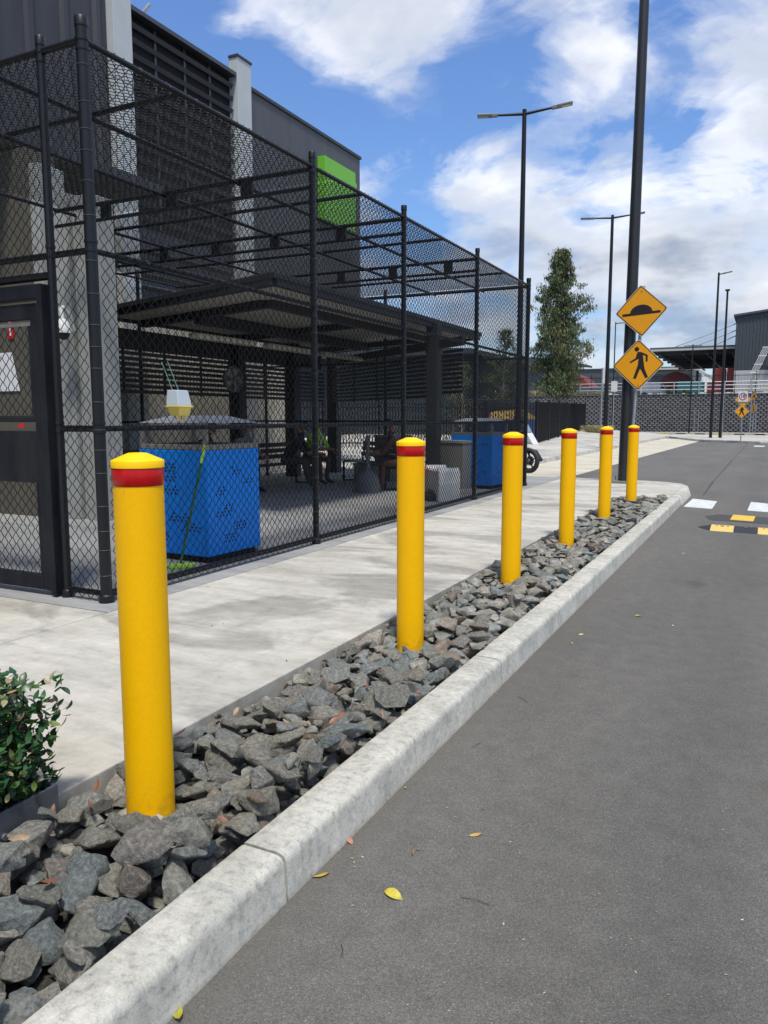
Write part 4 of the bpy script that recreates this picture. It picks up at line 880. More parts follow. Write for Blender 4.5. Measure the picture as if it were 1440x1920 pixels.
# people ---------------------------------------------------------------
def person(label, loc, rz, J, top, legs, shoe=M_SHOE, skin=M_SKIN, hair=M_HAIR, arm=None, cap=False, vest=None):
    root = local('person', label, 'person', loc, rz)
    arm = arm or skin
    edges = [('pel', 'spi', top), ('spi', 'che', top), ('che', 'nek', top), ('nek', 'hd0', skin), ('hd0', 'hd1', skin),
             ('pel', 'hpL', legs), ('hpL', 'knL', legs), ('knL', 'anL', legs), ('anL', 'toL', shoe), ('pel', 'hpR', legs), ('hpR', 'knR', legs), ('knR', 'anR', legs), ('anR', 'toR', shoe),
             ('che', 'shL', top), ('shL', 'elL', top), ('elL', 'wrL', arm), ('che', 'shR', top), ('shR', 'elR', top), ('elR', 'wrR', arm)]
    rad = dict(pel=(.155, .125), spi=(.145, .115), che=(.16, .125), nek=(.058, .06), hd0=(.075, .085), hd1=(.078, .092), hpL=(.095, .095), hpR=(.095, .095), knL=(.062, .062), knR=(.062, .062),
               anL=(.045, .045), anR=(.045, .045), toL=(.04, .03), toR=(.04, .03), shL=(.065, .065), shR=(.065, .065), elL=(.045, .045), elR=(.045, .045), wrL=(.030, .030), wrR=(.030, .030))
    names = list(J.keys()); me = bpy.data.meshes.new('body'); me.from_pydata([J[k] for k in names], [(names.index(a), names.index(b)) for a, b, _ in edges], [])
    o = bpy.data.objects.new('body', me); COL.objects.link(o)
    o.modifiers.new('s', 'SKIN'); 
    for i, k in enumerate(names):
        sv = me.skin_vertices[0].data[i]; sv.radius = rad[k]; sv.use_root = (k == 'pel')
    ss = o.modifiers.new('ss', 'SUBSURF'); ss.levels = ss.render_levels = 2
    dg = bpy.context.evaluated_depsgraph_get(); ev = o.evaluated_get(dg); m2 = bpy.data.meshes.new_from_object(ev); o.modifiers.clear(); o.data = m2
    ms = [];
    for a, b, m in edges:
        if m not in ms: ms.append(m)
    m2.materials.clear()
    for m in ms: m2.materials.append(m)
    segs = [(Vector(J[a]), Vector(J[b]), ms.index(m), (rad[a][0] + rad[b][0]) / 2) for a, b, m in edges]
    for p in m2.polygons:
        c = p.center; best = None
        for a, b, mi, r_ in segs:
            t = max(0, min(1, (c - a).dot(b - a) / (b - a).length_squared)); d = (c - a.lerp(b, t)).length - r_
            if best is None or d < best[0]: best = (d, mi)
        p.material_index = best[1]; p.use_smooth = True
    o.parent = root
    h = Vector(J['hd1']); n_ = (h - Vector(J['nek'])).normalized(); fw = Vector(J['face']) if 'face' in J else Vector((0, 1, 0))
    fw = (fw - n_ * fw.dot(n_)).normalized(); sdv = n_.cross(fw)
    # hair cap, ears, nose, eyes
    g = G(); bm = bmesh.new(); bmesh.ops.create_icosphere(bm, subdivisions=3, radius=1)
    fs = []; keep = {}
    for f in bm.faces:
        c = f.calc_center_median()
        if c.z > (0.30 if c.y > .25 else -.45) : fs.append(tuple(v.index for v in f.verts))
    vv = [h + n_ * .012 + sdv * v.co.x * .094 + fw * v.co.y * .108 + n_ * v.co.z * .112 for v in bm.verts]; bm.free()
    used = sorted({i for f in fs for i in f}); mp = {k: i for i, k in enumerate(used)}
    g.add([vv[i] for i in used], [tuple(mp[i] for i in f) for f in fs]); ho = g.build('cap' if cap else 'hair', hair, root, smooth=60)
    g = G(); g.ico(h + fw * .098 - n_ * .03, .018, 1, (1, 1, 1.2)); g.build('nose', skin, root, smooth=60)
    for s_ in (-1, 1):
        g = G(); g.ico(h + sdv * s_ * .088 - n_ * .02, .022, 1); g.build('ear', skin, root, smooth=60)
        g = G(); g.ico(h + fw * .090 + sdv * s_ * .032 + n_ * .0, .010, 1); g.build('eye', M_SIGNK, root, smooth=60)
    # hands with five fingers
    for s_, w_, e_ in ((-1, 'wrL', 'elL'), (1, 'wrR', 'elR')):
        w = Vector(J[w_]); d = (w - Vector(J[e_])).normalized(); sdh = d.cross(Vector((0, 0, 1))).normalized(); up = sdh.cross(d)
        g = G(); g.obox(w - d * .01, w + d * .085, .078, .030, up=up)
        for k in range(4):
            l = (.066, .078, .074, .058)[k]; b0 = w + d * .083 + sdh * (-.029 + k * .0195); g.tube([b0 - d * .01, b0 + d * l * .45 - up * .008, b0 + d * l * .8 - up * .034, b0 + d * l * .75 - up * .052], [.009, .0085, .008, .006], 6)
        tb = w + d * .025 - sdh * s_ * .036; g.tube([tb, tb - sdh * s_ * .022 + d * .03, tb - sdh * s_ * .02 + d * .06 - up * .014], [.011, .010, .008], 6)
        g.build('hand', skin, root, smooth=60, bevel=0)
    g = G(); g.obox(h + fw * .088 + sdv * .02 - n_ * .06, h + fw * .088 - sdv * .02 - n_ * .06, .008, .008); g.build('mouth', mat('lips', (.2, .07, .06), .5), root)
    if vest:
        for s_ in (-1, 1):
            c0 = Vector(J['shL' if s_ < 0 else 'shR']); c1 = Vector(J['spi']) + Vector((s_ * .1, .12, -.05)); c0 = c0.lerp(Vector(J['nek']), .45) + Vector((0, .05, .03)); g = G(); g.obox(c0, c1 + Vector((0, .03, 0)), .05, .012, up=(0, 1, .3)); g.build('reflective_strip', mat('reflective', (.6, .62, .6), .4), root)
    return root
def pose(lean=.35, knee=.45, tw=0.0, drop=0, arms='knees', spread=.13):
    s = math.sin(lean); c = math.cos(lean)
    def T(l, x=0, fwd=0): return (x, l * s + fwd * c, .53 + l * c - fwd * s)
    J = dict(pel=(0, 0, .53), spi=T(.24), che=T(.46), nek=T(.60, 0, .01), hd0=T(.66, 0, .03 - drop * .3), hd1=T(.76, 0, .06 - drop * .2))
    J.update(hpL=(-.10, .03, .52), knL=(-spread - .03, .44, .52), anL=(-spread, knee, .10), toL=(-spread - .02, knee + .17, .045), hpR=(.10, .03, .52), knR=(spread + .03, .44, .52), anR=(spread, knee + .04, .10), toR=(spread + .02, knee + .21, .045))
    J['shL'] = T(.50, -.20); J['shR'] = T(.50, .20)
    if arms == 'knees': J['elL'] = (-.20, J['shL'][1] + .17, J['shL'][2] - .24); J['wrL'] = (-.06, J['elL'][1] + .22, J['elL'][2] - .03); J['elR'] = (.20, J['shR'][1] + .17, J['shR'][2] - .24); J['wrR'] = (.06, J['elR'][1] + .22, J['elR'][2] + .0)
    elif arms == 'lap': J['elL'] = (-.24, J['shL'][1] + .02, J['shL'][2] - .28); J['wrL'] = (-.10, J['elL'][1] + .23, J['elL'][2] - .06); J['elR'] = (.24, J['shR'][1] + .02, J['shR'][2] - .28); J['wrR'] = (.10, J['elR'][1] + .23, J['elR'][2] - .06)
    J['face'] = (0, 1, -drop)
    return {k: J[k] for k in J}
def pj(d): return d
def mk(label, loc, rz, J, *a, **k):
    f = J.pop('face'); 
    class D(dict): pass
    JJ = D(J); 
    return person(label, loc, rz, JJ, *a, **k)
mk('seated man in dark jacket and grey trousers leaning forward on the bench', (-8.40, 12.55, .148), R_(-72), pose(.68, .50, drop=.6), M_NAVYC, M_KHAKI)
mk('seated person in yellow green hi vis top, half behind the second cage post', (-8.40, 13.40, .148), R_(-96), pose(.50, .40, drop=.4), M_HIVIS, M_BROWNC, vest=True)
mk('seated person in brown with dark curly hair behind the second bollard', (-5.93, 12.92, .148), R_(115), pose(.55, .46, drop=.6), M_BROWNC, M_BROWNC)
mk('seated dark haired person mostly hidden behind the left part of the near blue bin', (-8.72, 10.2, .148), R_(-78), pose(.62, .45, drop=.4), M_NAVYC, M_KHAKI)
mk('seated person with maroon cap and grey shirt behind the near blue bin', (-8.62, 11.25, .148), R_(-95), pose(.62, .45, drop=.5), M_GREYC, M_KHAKI, hair=M_MAROON, cap=True)

# ash bin, tables, barriers, cone
ab = thing('ash_bin', 'grey bell shaped stone ash bin with a tall curved stem', 'ash bin', (-6.5, 12.45, .148))
G().lathe([(.235, 0), (.232, .12), (.20, .27), (.14, .35), (.06, .40), (.035, .42)], (-6.5, 12.45, .148), 28).build('base', M_CONC2, ab, smooth=50)
G().tube([(-6.5, 12.45, .55), (-6.5, 12.45, 1.02), (-6.5, 12.44, 1.10), (-6.47, 12.40, 1.15)], [.045, .038, .042, .05], 14).build('stem', M_CONC2, ab, smooth=50)
def greybox(label, x, y, w, d, h, rz=0.0):
    b = local('grey_box_bin', label, 'box', (x, y, .148), rz, 'grey concrete boxes under the shelter')
    G().box(-w / 2, w / 2, -d / 2, d / 2, 0, h - .06).build('body', mat('cement_box', (.26, .26, .235), .8, var=.12, vscale=4, grain=.1, gscale=60), b, bevel=.012)
    G().box(-w / 2 - .015, w / 2 + .015, -d / 2 - .015, d / 2 + .015, h - .0595, h).build('lid', mat('cement_lid', (.33, .33, .31), .8), b, bevel=.01); return b
greybox('square grey concrete box behind the hi vis person', -7.3, 15.15, .62, .55, .98, R_(-30)); greybox('square grey concrete box behind the white plastic barrier', -5.35, 14.05, .62, .5, .92, R_(-18))
greybox('low grey concrete box at the feet of the hi vis person', -7.35, 14.0, .5, .3, .42, R_(-30))
wb = thing('plastic_barrier', 'white plastic road barrier with notched foot standing inside the cage', 'barrier', (-5.0, 11.9, .148))
g = G(); prf = [(-.30, 0), (-.17, 0), (-.12, .14), (.12, .14), (.17, 0), (.30, 0), (.24, .28), (.13, .34), (.10, .60), (.06, .66), (-.06, .66), (-.10, .60), (-.13, .34), (-.24, .28)]
prf2 = [(.0, .0), (.13, .0), (.2, .16), (.75, .16), (.82, 0), (.95, 0), (.97, .30), (.93, .52), (.86, .56), (.80, .50), (.12, .50), (.06, .56), (-.02, .50), (-.04, .3)]
dvec = Vector((-.60, .80, 0)).normalized(); g.prism(prf2, (-4.66, 11.35, .148), dvec, (0, 0, 1), .36); g.build('barrier_body', M_WHITE, wb, bevel=.02)
G().obox((-4.8, 11.48, .20), (-5.25, 12.05, .20), .18, .09).build('foot_weight', M_RUBB, wb, bevel=.01)
cone = thing('traffic_cone', 'orange traffic cone behind the second bollard', 'cone', (-5.22, 11.75, .65))
G().lathe([(.13, 0), (.03, .30), (.022, .305)], (-5.22, 11.8, .655), 20).build('cone_body', M_ORG, cone, smooth=50); G().box(-5.38, -5.06, 11.64, 11.96, .636, .654).build('base', M_ORG, cone)
G().lathe([(.098, 0), (.070, .08)], (-5.22, 11.8, .745), 20).build('white_band', M_WHITE, cone, smooth=50)
bag = thing('bag', 'black bag on the floor under the bench left of the seated man', 'bag', (-8.2, 11.0, .148))
g = G(); g.ico((-8.15, 11.05, .27), .17, 3, (1.3, .8, .75)); 
g.v = [(x + .02 * noise.noise(Vector((x * 9, y * 9, z * 9))), y + .02 * noise.noise(Vector((x * 9 + 5, y * 9, z * 9))), z) for x, y, z in g.v]; g.build('bag_body', M_BAG, bag, smooth=60)
G().tube([(-8.30, 11.05, .36), (-8.22, 11.05, .47), (-8.08, 11.05, .47), (-8.02, 11.05, .36)], .010, 6).build('handle', M_BAG, bag)

# ------------------------------------------------------------------ main building
mb = thing('warehouse_building', 'large charcoal clad warehouse with louvres and pale columns behind the cage', 'building', (-14, 8, 0))
FX = -11.0
G().box(-40, FX - .15, -12, 20.8, 3.5, 9.0).build('upper_wall', M_CLAD2, mb)
G().box(-40, FX - .08, -12, 17.2, .0, 3.49).build('lower_wall', M_WALLC, mb)
G().box(-40, FX - .10, -12, 11.0, 9.001, 15.0).build('upper_wall', M_CLAD, mb)
G().box(FX - .149, FX - .06, -12, 11.05, 3.5, 14.9).build('corrugated_wall', M_CLAD, mb)
y = -11.6; 
while y < 11.0:
    g = G(); g.prism([(0, 0), (.17, 0), (.13, .07), (.04, .07)], (FX - .06, y, 3.5), (0, 1, 0), (1, 0, 0), -11.4); g.build('wall_rib', M_CLAD, mb); y += .72
def pcol(y0, y1, z1, nm='pale_column'):
    for za, zb in ((.15, 5.0), (5.01, 7.6), (7.61, z1)):
        G().box(FX - .14, FX + .10, y0, y1, za, min(zb, z1)).build(nm, M_WHITEC, mb, bevel=.006)
pcol(11.06, 11.52, 15.0); pcol(14.72, 15.22, 9.40)
G().box(FX - .14, FX + .12, 14.70, 15.24, 9.405, 9.45).build('column_cap', M_CLAD, mb)
# louvres between the columns
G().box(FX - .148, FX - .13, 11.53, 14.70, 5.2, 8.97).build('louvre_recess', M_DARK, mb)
for k in range(14):
    z = 5.35 + k * .265; G().obox((FX - .045, 11.53, z), (FX - .045, 14.705, z), .085, .018, up=(-1.5, 0, 1)).build('louvre_blade', M_LOUV, mb)
for y in (12.35, 13.2, 14.0): G().box(FX - .128, FX - .10, y - .03, y + .03, 5.2, 8.97).build('mullion', M_LOUV, mb)
G().box(FX - .15, FX + .08, 11.53, 14.70, 8.98, 9.06).build('louvre_head', M_LOUV, mb)
for k in range(4): G().obox((FX - .10, 11.6, 4.05 + k * .23), (FX - .10, 14.6, 4.05 + k * .23), .10, .03, up=(-.6, 0, 1)).build('lower_louvre_blade', M_LOUV, mb)
# flat panels to the right of the second column, with recessed joints
for (a, b) in ((15.24, 17.1), (17.11, 18.95), (18.96, 20.8)):
    for (c, d) in ((3.5, 5.3), (5.31, 7.15), (7.16, 8.98)):
        G().box(FX - .149, FX - .10, a, b, c, d).build('wall_panel', M_CLAD2, mb)
G().box(FX - .20, FX - .06, 15.24, 20.84, 8.985, 9.06).build('parapet_cap', M_CLAD, mb)
G().box(FX - .099, FX - .02, 15.24, 17.15, .15, 3.4).build('dark_door', M_DARK, mb) if False else None
# concrete dado panels
for k in range(4):
    y0 = 7.75 + k * 2.35; G().box(FX - .079, FX - .02, y0, y0 + 2.33, .15, 3.45).build('precast_panel', M_WALLC, mb, bevel=.006)
for y in (12.0, 14.9): G().box(-13, -12.6, 17.3 + (y - 12) * .6, 17.7 + (y - 12) * .6, .0, 3.5).build('undercroft_column', M_ROOFD, mb)
# return wall behind the gate, pale pilaster and awning
G().box(-12.0, -8.74, 7.30, 7.70, .15, 4.98).build('beige_wall', M_BEIGE, mb); G().box(-8.735, -8.57, 7.27, 7.70, .15, 4.75).build('trim_column', M_OFFW, mb, bevel=.01)
G().box(-8.565, -8.15, 7.34, 7.70, .15, 4.34).build('pilaster_panel', M_OFFW, mb, bevel=.004); G().box(-8.145, -8.03, 7.42, 7.70, .15, 4.30).build('pilaster_recess', M_OFFW, mb); G().box(-8.025, -7.72, 7.34, 7.70, .15, 4.28).build('pilaster_panel', M_OFFW, mb, bevel=.004)
G().box(-11.05, -9.0, -6, 10.1, 5.10, 5.24).build('awning', M_CLAD, mb, bevel=.01); G().box(-11.0, -9.06, -5.9, 10.0, 5.07, 5.098).build('awning_soffit', M_SOFF, mb)
gs = thing('green_sign', 'blank bright green square sign high on the grey warehouse wall', 'sign', (-10.9, 19.2, 6.8))
G().box(FX - .098, FX + .14, 18.40, 20.1, 6.75, 8.38).build('sign_panel', M_GREEN, gs, bevel=.01); G().box(FX + .0, FX + .08, 20.12, 20.28, 7.95, 8.15).build('side_tab', M_GREEN, gs)
rp = thing('roof_strut', 'thin pale pole rising from the warehouse roof at the top edge', 'pole', (-11.6, 12.3, 9))
G().tube([(-11.7, 12.2, 9.0), (-11.9, 13.1, 9.95)], .04, 8).build('pole', M_GALV, rp)
# dome light / camera on gooseneck
dm = thing('dome_camera', 'white dome camera on a gooseneck arm beside the pale pilaster', 'camera', (-8.05, 7.1, 2.5))
q = Vector((-8.05, 7.1, 2.60))
G().tube([q + Vector((-.12, .28, .02)), q + Vector((-.12, .22, .22)), q + Vector((-.10, .10, .30)), q + Vector((-.02, .0, .26)), q + Vector((0, 0, .12))], .026, 10).build('gooseneck', M_WHITE, dm, smooth=50)
G().lathe([(.03, .14), (.07, .10), (.105, .0), (.105, -.04)], q, 20).build('hood', M_WHITE, dm, smooth=50); G().lathe([(.08, -.04), (.075, -.07), (.045, -.11), (.005, -.125)], q, 20).build('dome', M_SIGNK, dm, smooth=50)
es = thing('fire_sign', 'small red sign with a white extinguisher symbol on the beige wall', 'sign', (-9.26, 7.29, 2.6))
G().box(-9.32, -9.20, 7.285, 7.297, 2.56, 2.84).build('plate', M_RSIGN, es); g = G(); g.box(-9.275, -9.245, 7.281, 7.284, 2.60, 2.74); g.box(-9.268, -9.252, 7.281, 7.284, 2.741, 2.78); g.box(-9.29, -9.26, 7.281, 7.284, 2.781, 2.795); g.build('symbol', M_PAPER, es)
ps = thing('notice', 'white paper notice on the beige wall behind the gate', 'notice', (-9.3, 7.28, 1.8))
G().prism([(-.3, 0), (.22, 0), (.10, .52), (-.28, .52)], (-9.36, 7.288, 1.86), (1, 0, 0), (0, 0, 1), .004).build('sheet', M_PAPER, ps)

# ------------------------------------------------------------------ warning signs and main pole
mp_ = thing('lamp_pole', 'tall thick dark pole rising behind the warning signs past the top of the frame', 'lamp pole', (-2.6, 16.55, .15))
G().tube([(-2.62, 16.55, .2), (-2.58, 16.60, 11.2)], [.125, .085], 24).build('shaft', mat('pole_dark', (.018, .019, .021), .45, var=.2, vscale=4), mp_, smooth=40)
G().box(-2.86, -2.40, 16.33, 16.78, .15, .20).build('base_plate', M_GREYM, mp_, bevel=.008)
for dx, dy in ((-.19, -.17), (.17, -.17), (-.19, .17), (.17, .17)): G().tube([(-2.63 + dx, 16.55 + dy, .2), (-2.63 + dx, 16.55 + dy, .28)], .014, 8).build('anchor_bolt', M_GALV, mp_)
G().obox((-3.9, 16.6, 11.15), (-1.3, 16.6, 11.3), .07, .07).build('arm', M_BLK, mp_)
wp = thing('warning_sign', 'two yellow diamond signs, road hump above walking pedestrian, on one grey post', 'road sign', (-2.45, 16.3, .15))
G().tube([(-2.50, 16.42, .15), (-2.36, 16.42, 4.1)], .032, 14).build('post', M_GALV, wp, smooth=40)
def diamond(c, half, tilt, parent, name='diamond_plate', n=(0, -1, 0)):
    """plate, edge, border, face; returns frame (o,u,v)"""
    nv = Vector(n).normalized(); u0 = Vector((0, 0, 1)).cross(nv) * 1.0; u0.normalize(); v0 = Vector((0, 0, 1))
    u = u0 * math.cos(tilt) + v0 * math.sin(tilt); v = -u0 * math.sin(tilt) + v0 * math.cos(tilt)
    def sqr(h, rr_=.035):
        out = []
        for k in range(4):
            a = PI / 2 * k; cxx, cyy = math.cos(a) * (h - rr_ * 1.41), math.sin(a) * (h - rr_ * 1.41)
            for q in (-40, -15, 15, 40): out.append((cxx + rr_ * math.cos(a + R_(q)), cyy + rr_ * math.sin(a + R_(q))))
        return out
    c = Vector(c)
    pl_ = G().prism(sqr(half), c, u, v, .003).build(name, M_SIGNE, parent)
    kw = '_base' in parent.keys() and None
    G().prism(sqr(half - .018), c + nv * .0031, u, v, .0012).build('black_border', M_SIGNK, pl_)
    G().prism(sqr(half - .042), c + nv * .0044, u, v, .0012).build('yellow_face', M_SIGNY, pl_)
    return c + nv * .0057, u, v, nv
nrm = (-.08, -1, 0)
c, u, v, nv = diamond((-2.38, 16.36, 3.61), .515, R_(3.2), wp, n=nrm)
hp = [(-.37, -.075), (.37, -.075), (.37, -.025), (.22, -.025)] + [(math.cos(a) * .215, -.03 + math.sin(a) * .155) for a in [PI * k / 14 for k in range(1, 14)]] + [(-.22, -.025), (-.37, -.025)]
G().prism(hp, c, u, v, .0012).build('hump_symbol', M_SIGNK, wp)
c, u, v, nv = diamond((-2.40, 16.36, 2.55), .515, R_(1.0), wp, n=nrm)
g = G()
g.prism([(-.03 + .047 * math.cos(a) , .315 + .047 * math.sin(a)) for a in [2 * PI * k / 16 for k in range(16)]], c, u, v, .0012)
g.prism([(-.01, .26), (.06, .255), (.185, .19), (.185, .06), (.145, .06), (.145, .17), (.09, .195), (.115, .02), (.06, -.03), (.03, .0), (-.005, .03), (.01, .12), (-.03, .105), (-.15, .04), (-.165, .07), (-.05, .14), (-.03, .22)], c, u, v, .0012)
g.prism([(.005, .028), (.06, -.032), (.01, -.15), (-.035, -.27), (-.095, -.27), (-.045, -.12)], c, u, v, .0012)
g.prism([(.0602, -.03), (.115, .015), (.13, -.08), (.20, -.25), (.145, -.27), (.07, -.12), (.03, -.06)], c, u, v, .00125)
g.build('pedestrian_symbol', M_SIGNK, wp)
g = G()
for z in (4.0, 3.2, 3.02, 2.15): g.tube([(-2.385, 16.352, z), (-2.385, 16.345, z)], .012, 8)
g.build('bolt', M_GREYM, wp)

# ------------------------------------------------------------------ street lamps
def lamp(label, loc, H, arms, r0=.075, rz=0, group='double and single arm street lamps', rise=.16):
    p = local('street_lamp', label, 'street lamp', loc, rz, group)
    G().tube([(0, 0, 0), (0, 0, H)], [r0, r0 * .62], 14).build('pole', M_BLK, p, smooth=40)
    for (dx, dz) in arms:
        s = 1 if dx > 0 else -1; e = Vector((dx, 0, H - .12 + dz))
        G().tube([(0, 0, H - .12), e], [.045, .03], 10).build('arm', M_BLK, p, smooth=40)
        d = (e - Vector((0, 0, H - .12))).normalized(); h0 = e; h1 = e + d * .52
        hd_ = G(); hd_.obox(h0 - d * .06, h0 + d * .12, .11, .09); hd_.obox(h0 + d * .10, h1, .24, .055); hdo = hd_.build('lamp_head', M_LAMPG, p, bevel=.012)
        nrm_ = Vector((-d.z, 0, d.x)) * s
        G().obox(h0 + d * .22 - nrm_ * .031, h1 - d * .04 - nrm_ * .031, .18, .008).build('lens', M_GLASS, hdo)
    return p
lamp('double arm street lamp behind the far end of the cage', (-6.72, 22.62, .0), 10.25, [(-.82, .02), (.82, .12)], .10, R_(15))
lamp('double arm street lamp behind the two far bollards', (-6.50, 35.4, .0), 10.2, [(-.82, .02), (.82, .10)], .10, R_(15))
lamp('tall single arm street lamp with its head to the right, near the far kerb', (-3.42, 56.7, .1), 10.9, [(.30, .05)], .10)
lp = lamp('tall dark pole with a small flat cap right of the single arm lamp', (-2.85, 57, .1), 9.7, [], .10); G().lathe([(.06, 0), (.16, .08), (.16, .14), (.05, .16)], (0, 0, 9.68), 14).build('cap', M_BLK, lp)
lamp('thin distant street lamp just right of the lamp behind the far bollards', (-12.1, 69, 0), 9.6, [(.42, .02)], .07)
lamp('short distant lamp in front of the block wall', (-6.35, 75, 0), 8.0, [(.25, .0), (-.25, 0)], .075)

# ------------------------------------------------------------------ pale paving, far path, islands
pv = thing('parking_strip', None, None, (-5, 30, 0), kind='structure')
Y = 17.75; k = 0
def xl(y): return -6.62
def xr(y): return -4.42 + (y - 20) * .0175 if y > 20 else -4.42 - (20 - y) * .55
while Y < 59:
    y2 = Y + 1.25; xa, xb = (xr(Y), xr(y2)) if Y < 54.9 else (-3.8 - (Y - 54.9) * .62, -3.8 - (y2 - 54.9) * .62)
    if xa > -6.5: G().prism([(-6.6, Y), (xa, Y), (max(xb, -6.58), y2 - .05), (-6.6, y2 - .05)], (0, 0, 0.0005), (1, 0, 0), (0, 1, 0), .0045).build('paving_slab', M_PALE, pv)
    Y = y2
G().box(-6.6, -3.9, 17.9, 54, .0002, .0015).build('joint_filler', mat('tan_joint', (.22, .19, .13), .9), pv) if False else None
pa = thing('far_footpath', None, None, (-8, 30, .15), kind='structure')
g = G(); vs = []; n_ = 12
for i in range(n_):
    y = 17.6 + i * (66 - 17.6) / (n_ - 1); t = max(0, (y - 22) / 40); xo = -7.9 - max(0, (y - 20)) * .12; vs += [(-6.62, y, 0), (-6.66, y, .13), (-6.85, y, .14), (xo, y, .15 + .42 * t), (xo - 14, y, .15 + .42 * t)]
g.add(vs, [(i * 5 + k, i * 5 + k + 1, i * 5 + 5 + k + 1, i * 5 + 5 + k) for i in range(n_ - 1) for k in range(4)]); g.build('path_surface', M_SLAB, pa)
fi = thing('traffic_island', None, None, (-2, 58, 0), kind='structure')
G().prism([(-3.9, 52.6), (-.3, 49.6), (1.8, 52.0), (1.6, 66), (-7.0, 68), (-6.4, 60)], (0, 0, 0.0), (1, 0, 0), (0, 1, 0), .14).build('island_surface', M_SLAB, fi, bevel=.02)
fk = thing('far_kerb', None, None, (0, 72, 0), kind='structure')
G().box(-40, 60, 72.0, 72.3, 0, .16).build('kerb_line', M_KERB, fk); G().box(-40, 60, 76, 80.2, 0, .10).build('verge', concrete('verge_c', (.42, .40, .30), (.25, .24, .18)), fk); G().box(-40, 60, 72.31, 75.99, 0.0, .05).build('gutter', M_SLAB, fk)
for i in range(26):
    x = -18 + i * 1.55; G().box(x, x + .8, 71.9, 71.998, .04, .15).build('kerb_dash', M_RUBB if i % 3 else M_CAVEY, fk)
for k in range(5): marking('road_marking', [(-.6 + k * .95, 44.5), (-.1 + k * .95, 44.4), (-.05 + k * .95, 46), (-.55 + k * .95, 46.1)], .004, M_CAVEW, 'white road block in the far crossing beyond the signs', 'road marking', 'white blocks of the far crossing')

# ------------------------------------------------------------------ retaining wall of split blocks
rw = thing('retaining_wall', 'long grey retaining wall of staggered split blocks across the back', 'wall', (-5, 81, 0))
bw, bh = .46, .205; Vs = []; Fs = []; o_ = 0
base = np.array([(0, 0, 0), (1, 0, 0), (1, 0, 1), (0, 0, 1), (.16, -1, .10), (.84, -1, .10), (.84, -.9, .92), (.16, -.9, .92)], float)
FB = np.array([(4, 5, 6, 7), (0, 1, 5, 4), (1, 2, 6, 5), (2, 3, 7, 6), (3, 0, 4, 7)], np.int32)
for r_i in range(18):
    for c_i in range(int(52 / bw)):
        x0 = -28 + (c_i + .5 * (r_i % 2)) * bw; z0 = .02 + r_i * bh; dp = .13 + .05 * rr.random(); yy = 80.95 + r_i * .012
        V = base * np.array((bw - .012, dp, bh - .012)) + np.array((x0, yy, z0)); V = V + RS.normal(0, .008, V.shape) * np.array((1, 1, 1)); Vs.append(V); Fs.append(FB + o_); o_ += 8
fastmesh('blocks', np.concatenate(Vs), np.concatenate(Fs), M_BLOCK, rw, smooth=False, kind='stuff')
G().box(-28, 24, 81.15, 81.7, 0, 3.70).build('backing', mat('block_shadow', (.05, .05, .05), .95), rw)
G().box(-28, 24, 80.95, 81.5, 3.715, 3.80).build('capping', mat('block_cap', (.10, .10, .10), .9), rw, bevel=.01)
G().add([(-200, 81.7, 3.70), (200, 81.7, 3.70), (200, 400, 3.70), (-200, 400, 3.70)], [(0, 1, 2, 3)]).build('upper_ground', M_SLAB, kind='structure')
gr = thing('guard_rail', 'galvanised guard rail along the top of the block wall', 'guard rail', (-5, 82, 3.7))
for z in (4.25, 4.62, 4.95): G().tube([(-20, 82.0, z), (24, 82.0, z)], .045, 6).build('rail', M_GALV, gr)
for i in range(20): G().box(-20 + i * 2.3 - .05, -20 + i * 2.3 + .05, 81.95, 82.05, 3.7, 5.0).build('rail_post', M_GALV, gr)
bf = thing('picket_fence', 'black picket fence behind the guard rail on the block wall', 'fence', (-5, 83, 3.7))
g = G(); x = -22
while x < 24: g.box(x - .012, x + .012, 82.98, 83.01, 3.7, 5.75); x += .13
g.build('pickets', M_BLK, bf, kind='stuff')
for z in (3.95, 5.55): G().box(-22, 24, 82.96, 82.979, z, z + .05).build('rail', M_BLK, bf)
for i in range(18): G().box(-22 + i * 2.6 - .035, -22 + i * 2.6 + .035, 82.96, 83.02, 3.7, 5.95).build('post', M_BLK, bf)
lt = thing('white_litter', 'white plastic edging scraps along the top of the block wall', 'edging', (-5, 81.4, 3.8), kind='stuff')
g = G()
for i in range(26): x = rr.uniform(-15, 8); g.box(x, x + rr.uniform(.15, .6), 81.3, 81.4, 3.80, 3.80 + rr.uniform(.05, .16))
g.build('scraps', M_WHITE, lt, kind='stuff')
tg = G()
def tussock(label, cx, cy, cz, R, H, n, name='grass_tussock'):
    Vt = []; Ft = []; Tt = []
    for i in range(n):
        a = rr.uniform(0, 2 * PI); r = R * math.sqrt(rr.random()) * .5; bx, by = cx + r * math.cos(a), cy + r * math.sin(a); lean = rr.uniform(.1, .9) * R; h = H * rr.uniform(.6, 1); w = .012 * max(1, R * 2)
        p = [(bx - w, by, cz), (bx + w, by, cz), (bx + math.cos(a) * lean + w * .5, by + math.sin(a) * lean, cz + h * .75), (bx + math.cos(a) * lean - w * .5, by + math.sin(a) * lean, cz + h * .75)]
        b = len(Vt); Vt += p; Ft.append((b, b + 1, b + 2, b + 3)); c = rr.choice([(.34, .30, .15), (.20, .21, .09), (.46, .40, .22)]); Tt += [c] * 4
    return fastmesh(name, Vt, Ft, M_GRASS, tint=np.array(Tt, np.float32), label=label, cat='grass', kind='stuff')
tussock('dry ornamental grass tuft at the far end of the dark palisade fence', -11.0, 56.5, .3, 1.0, .9, 500)
for i in range(9): tussock('pale grasses on top of the block wall behind the tree', -22.5 + i * .95, 81.9, 3.75, .7, rr.uniform(.5, .95), 160)

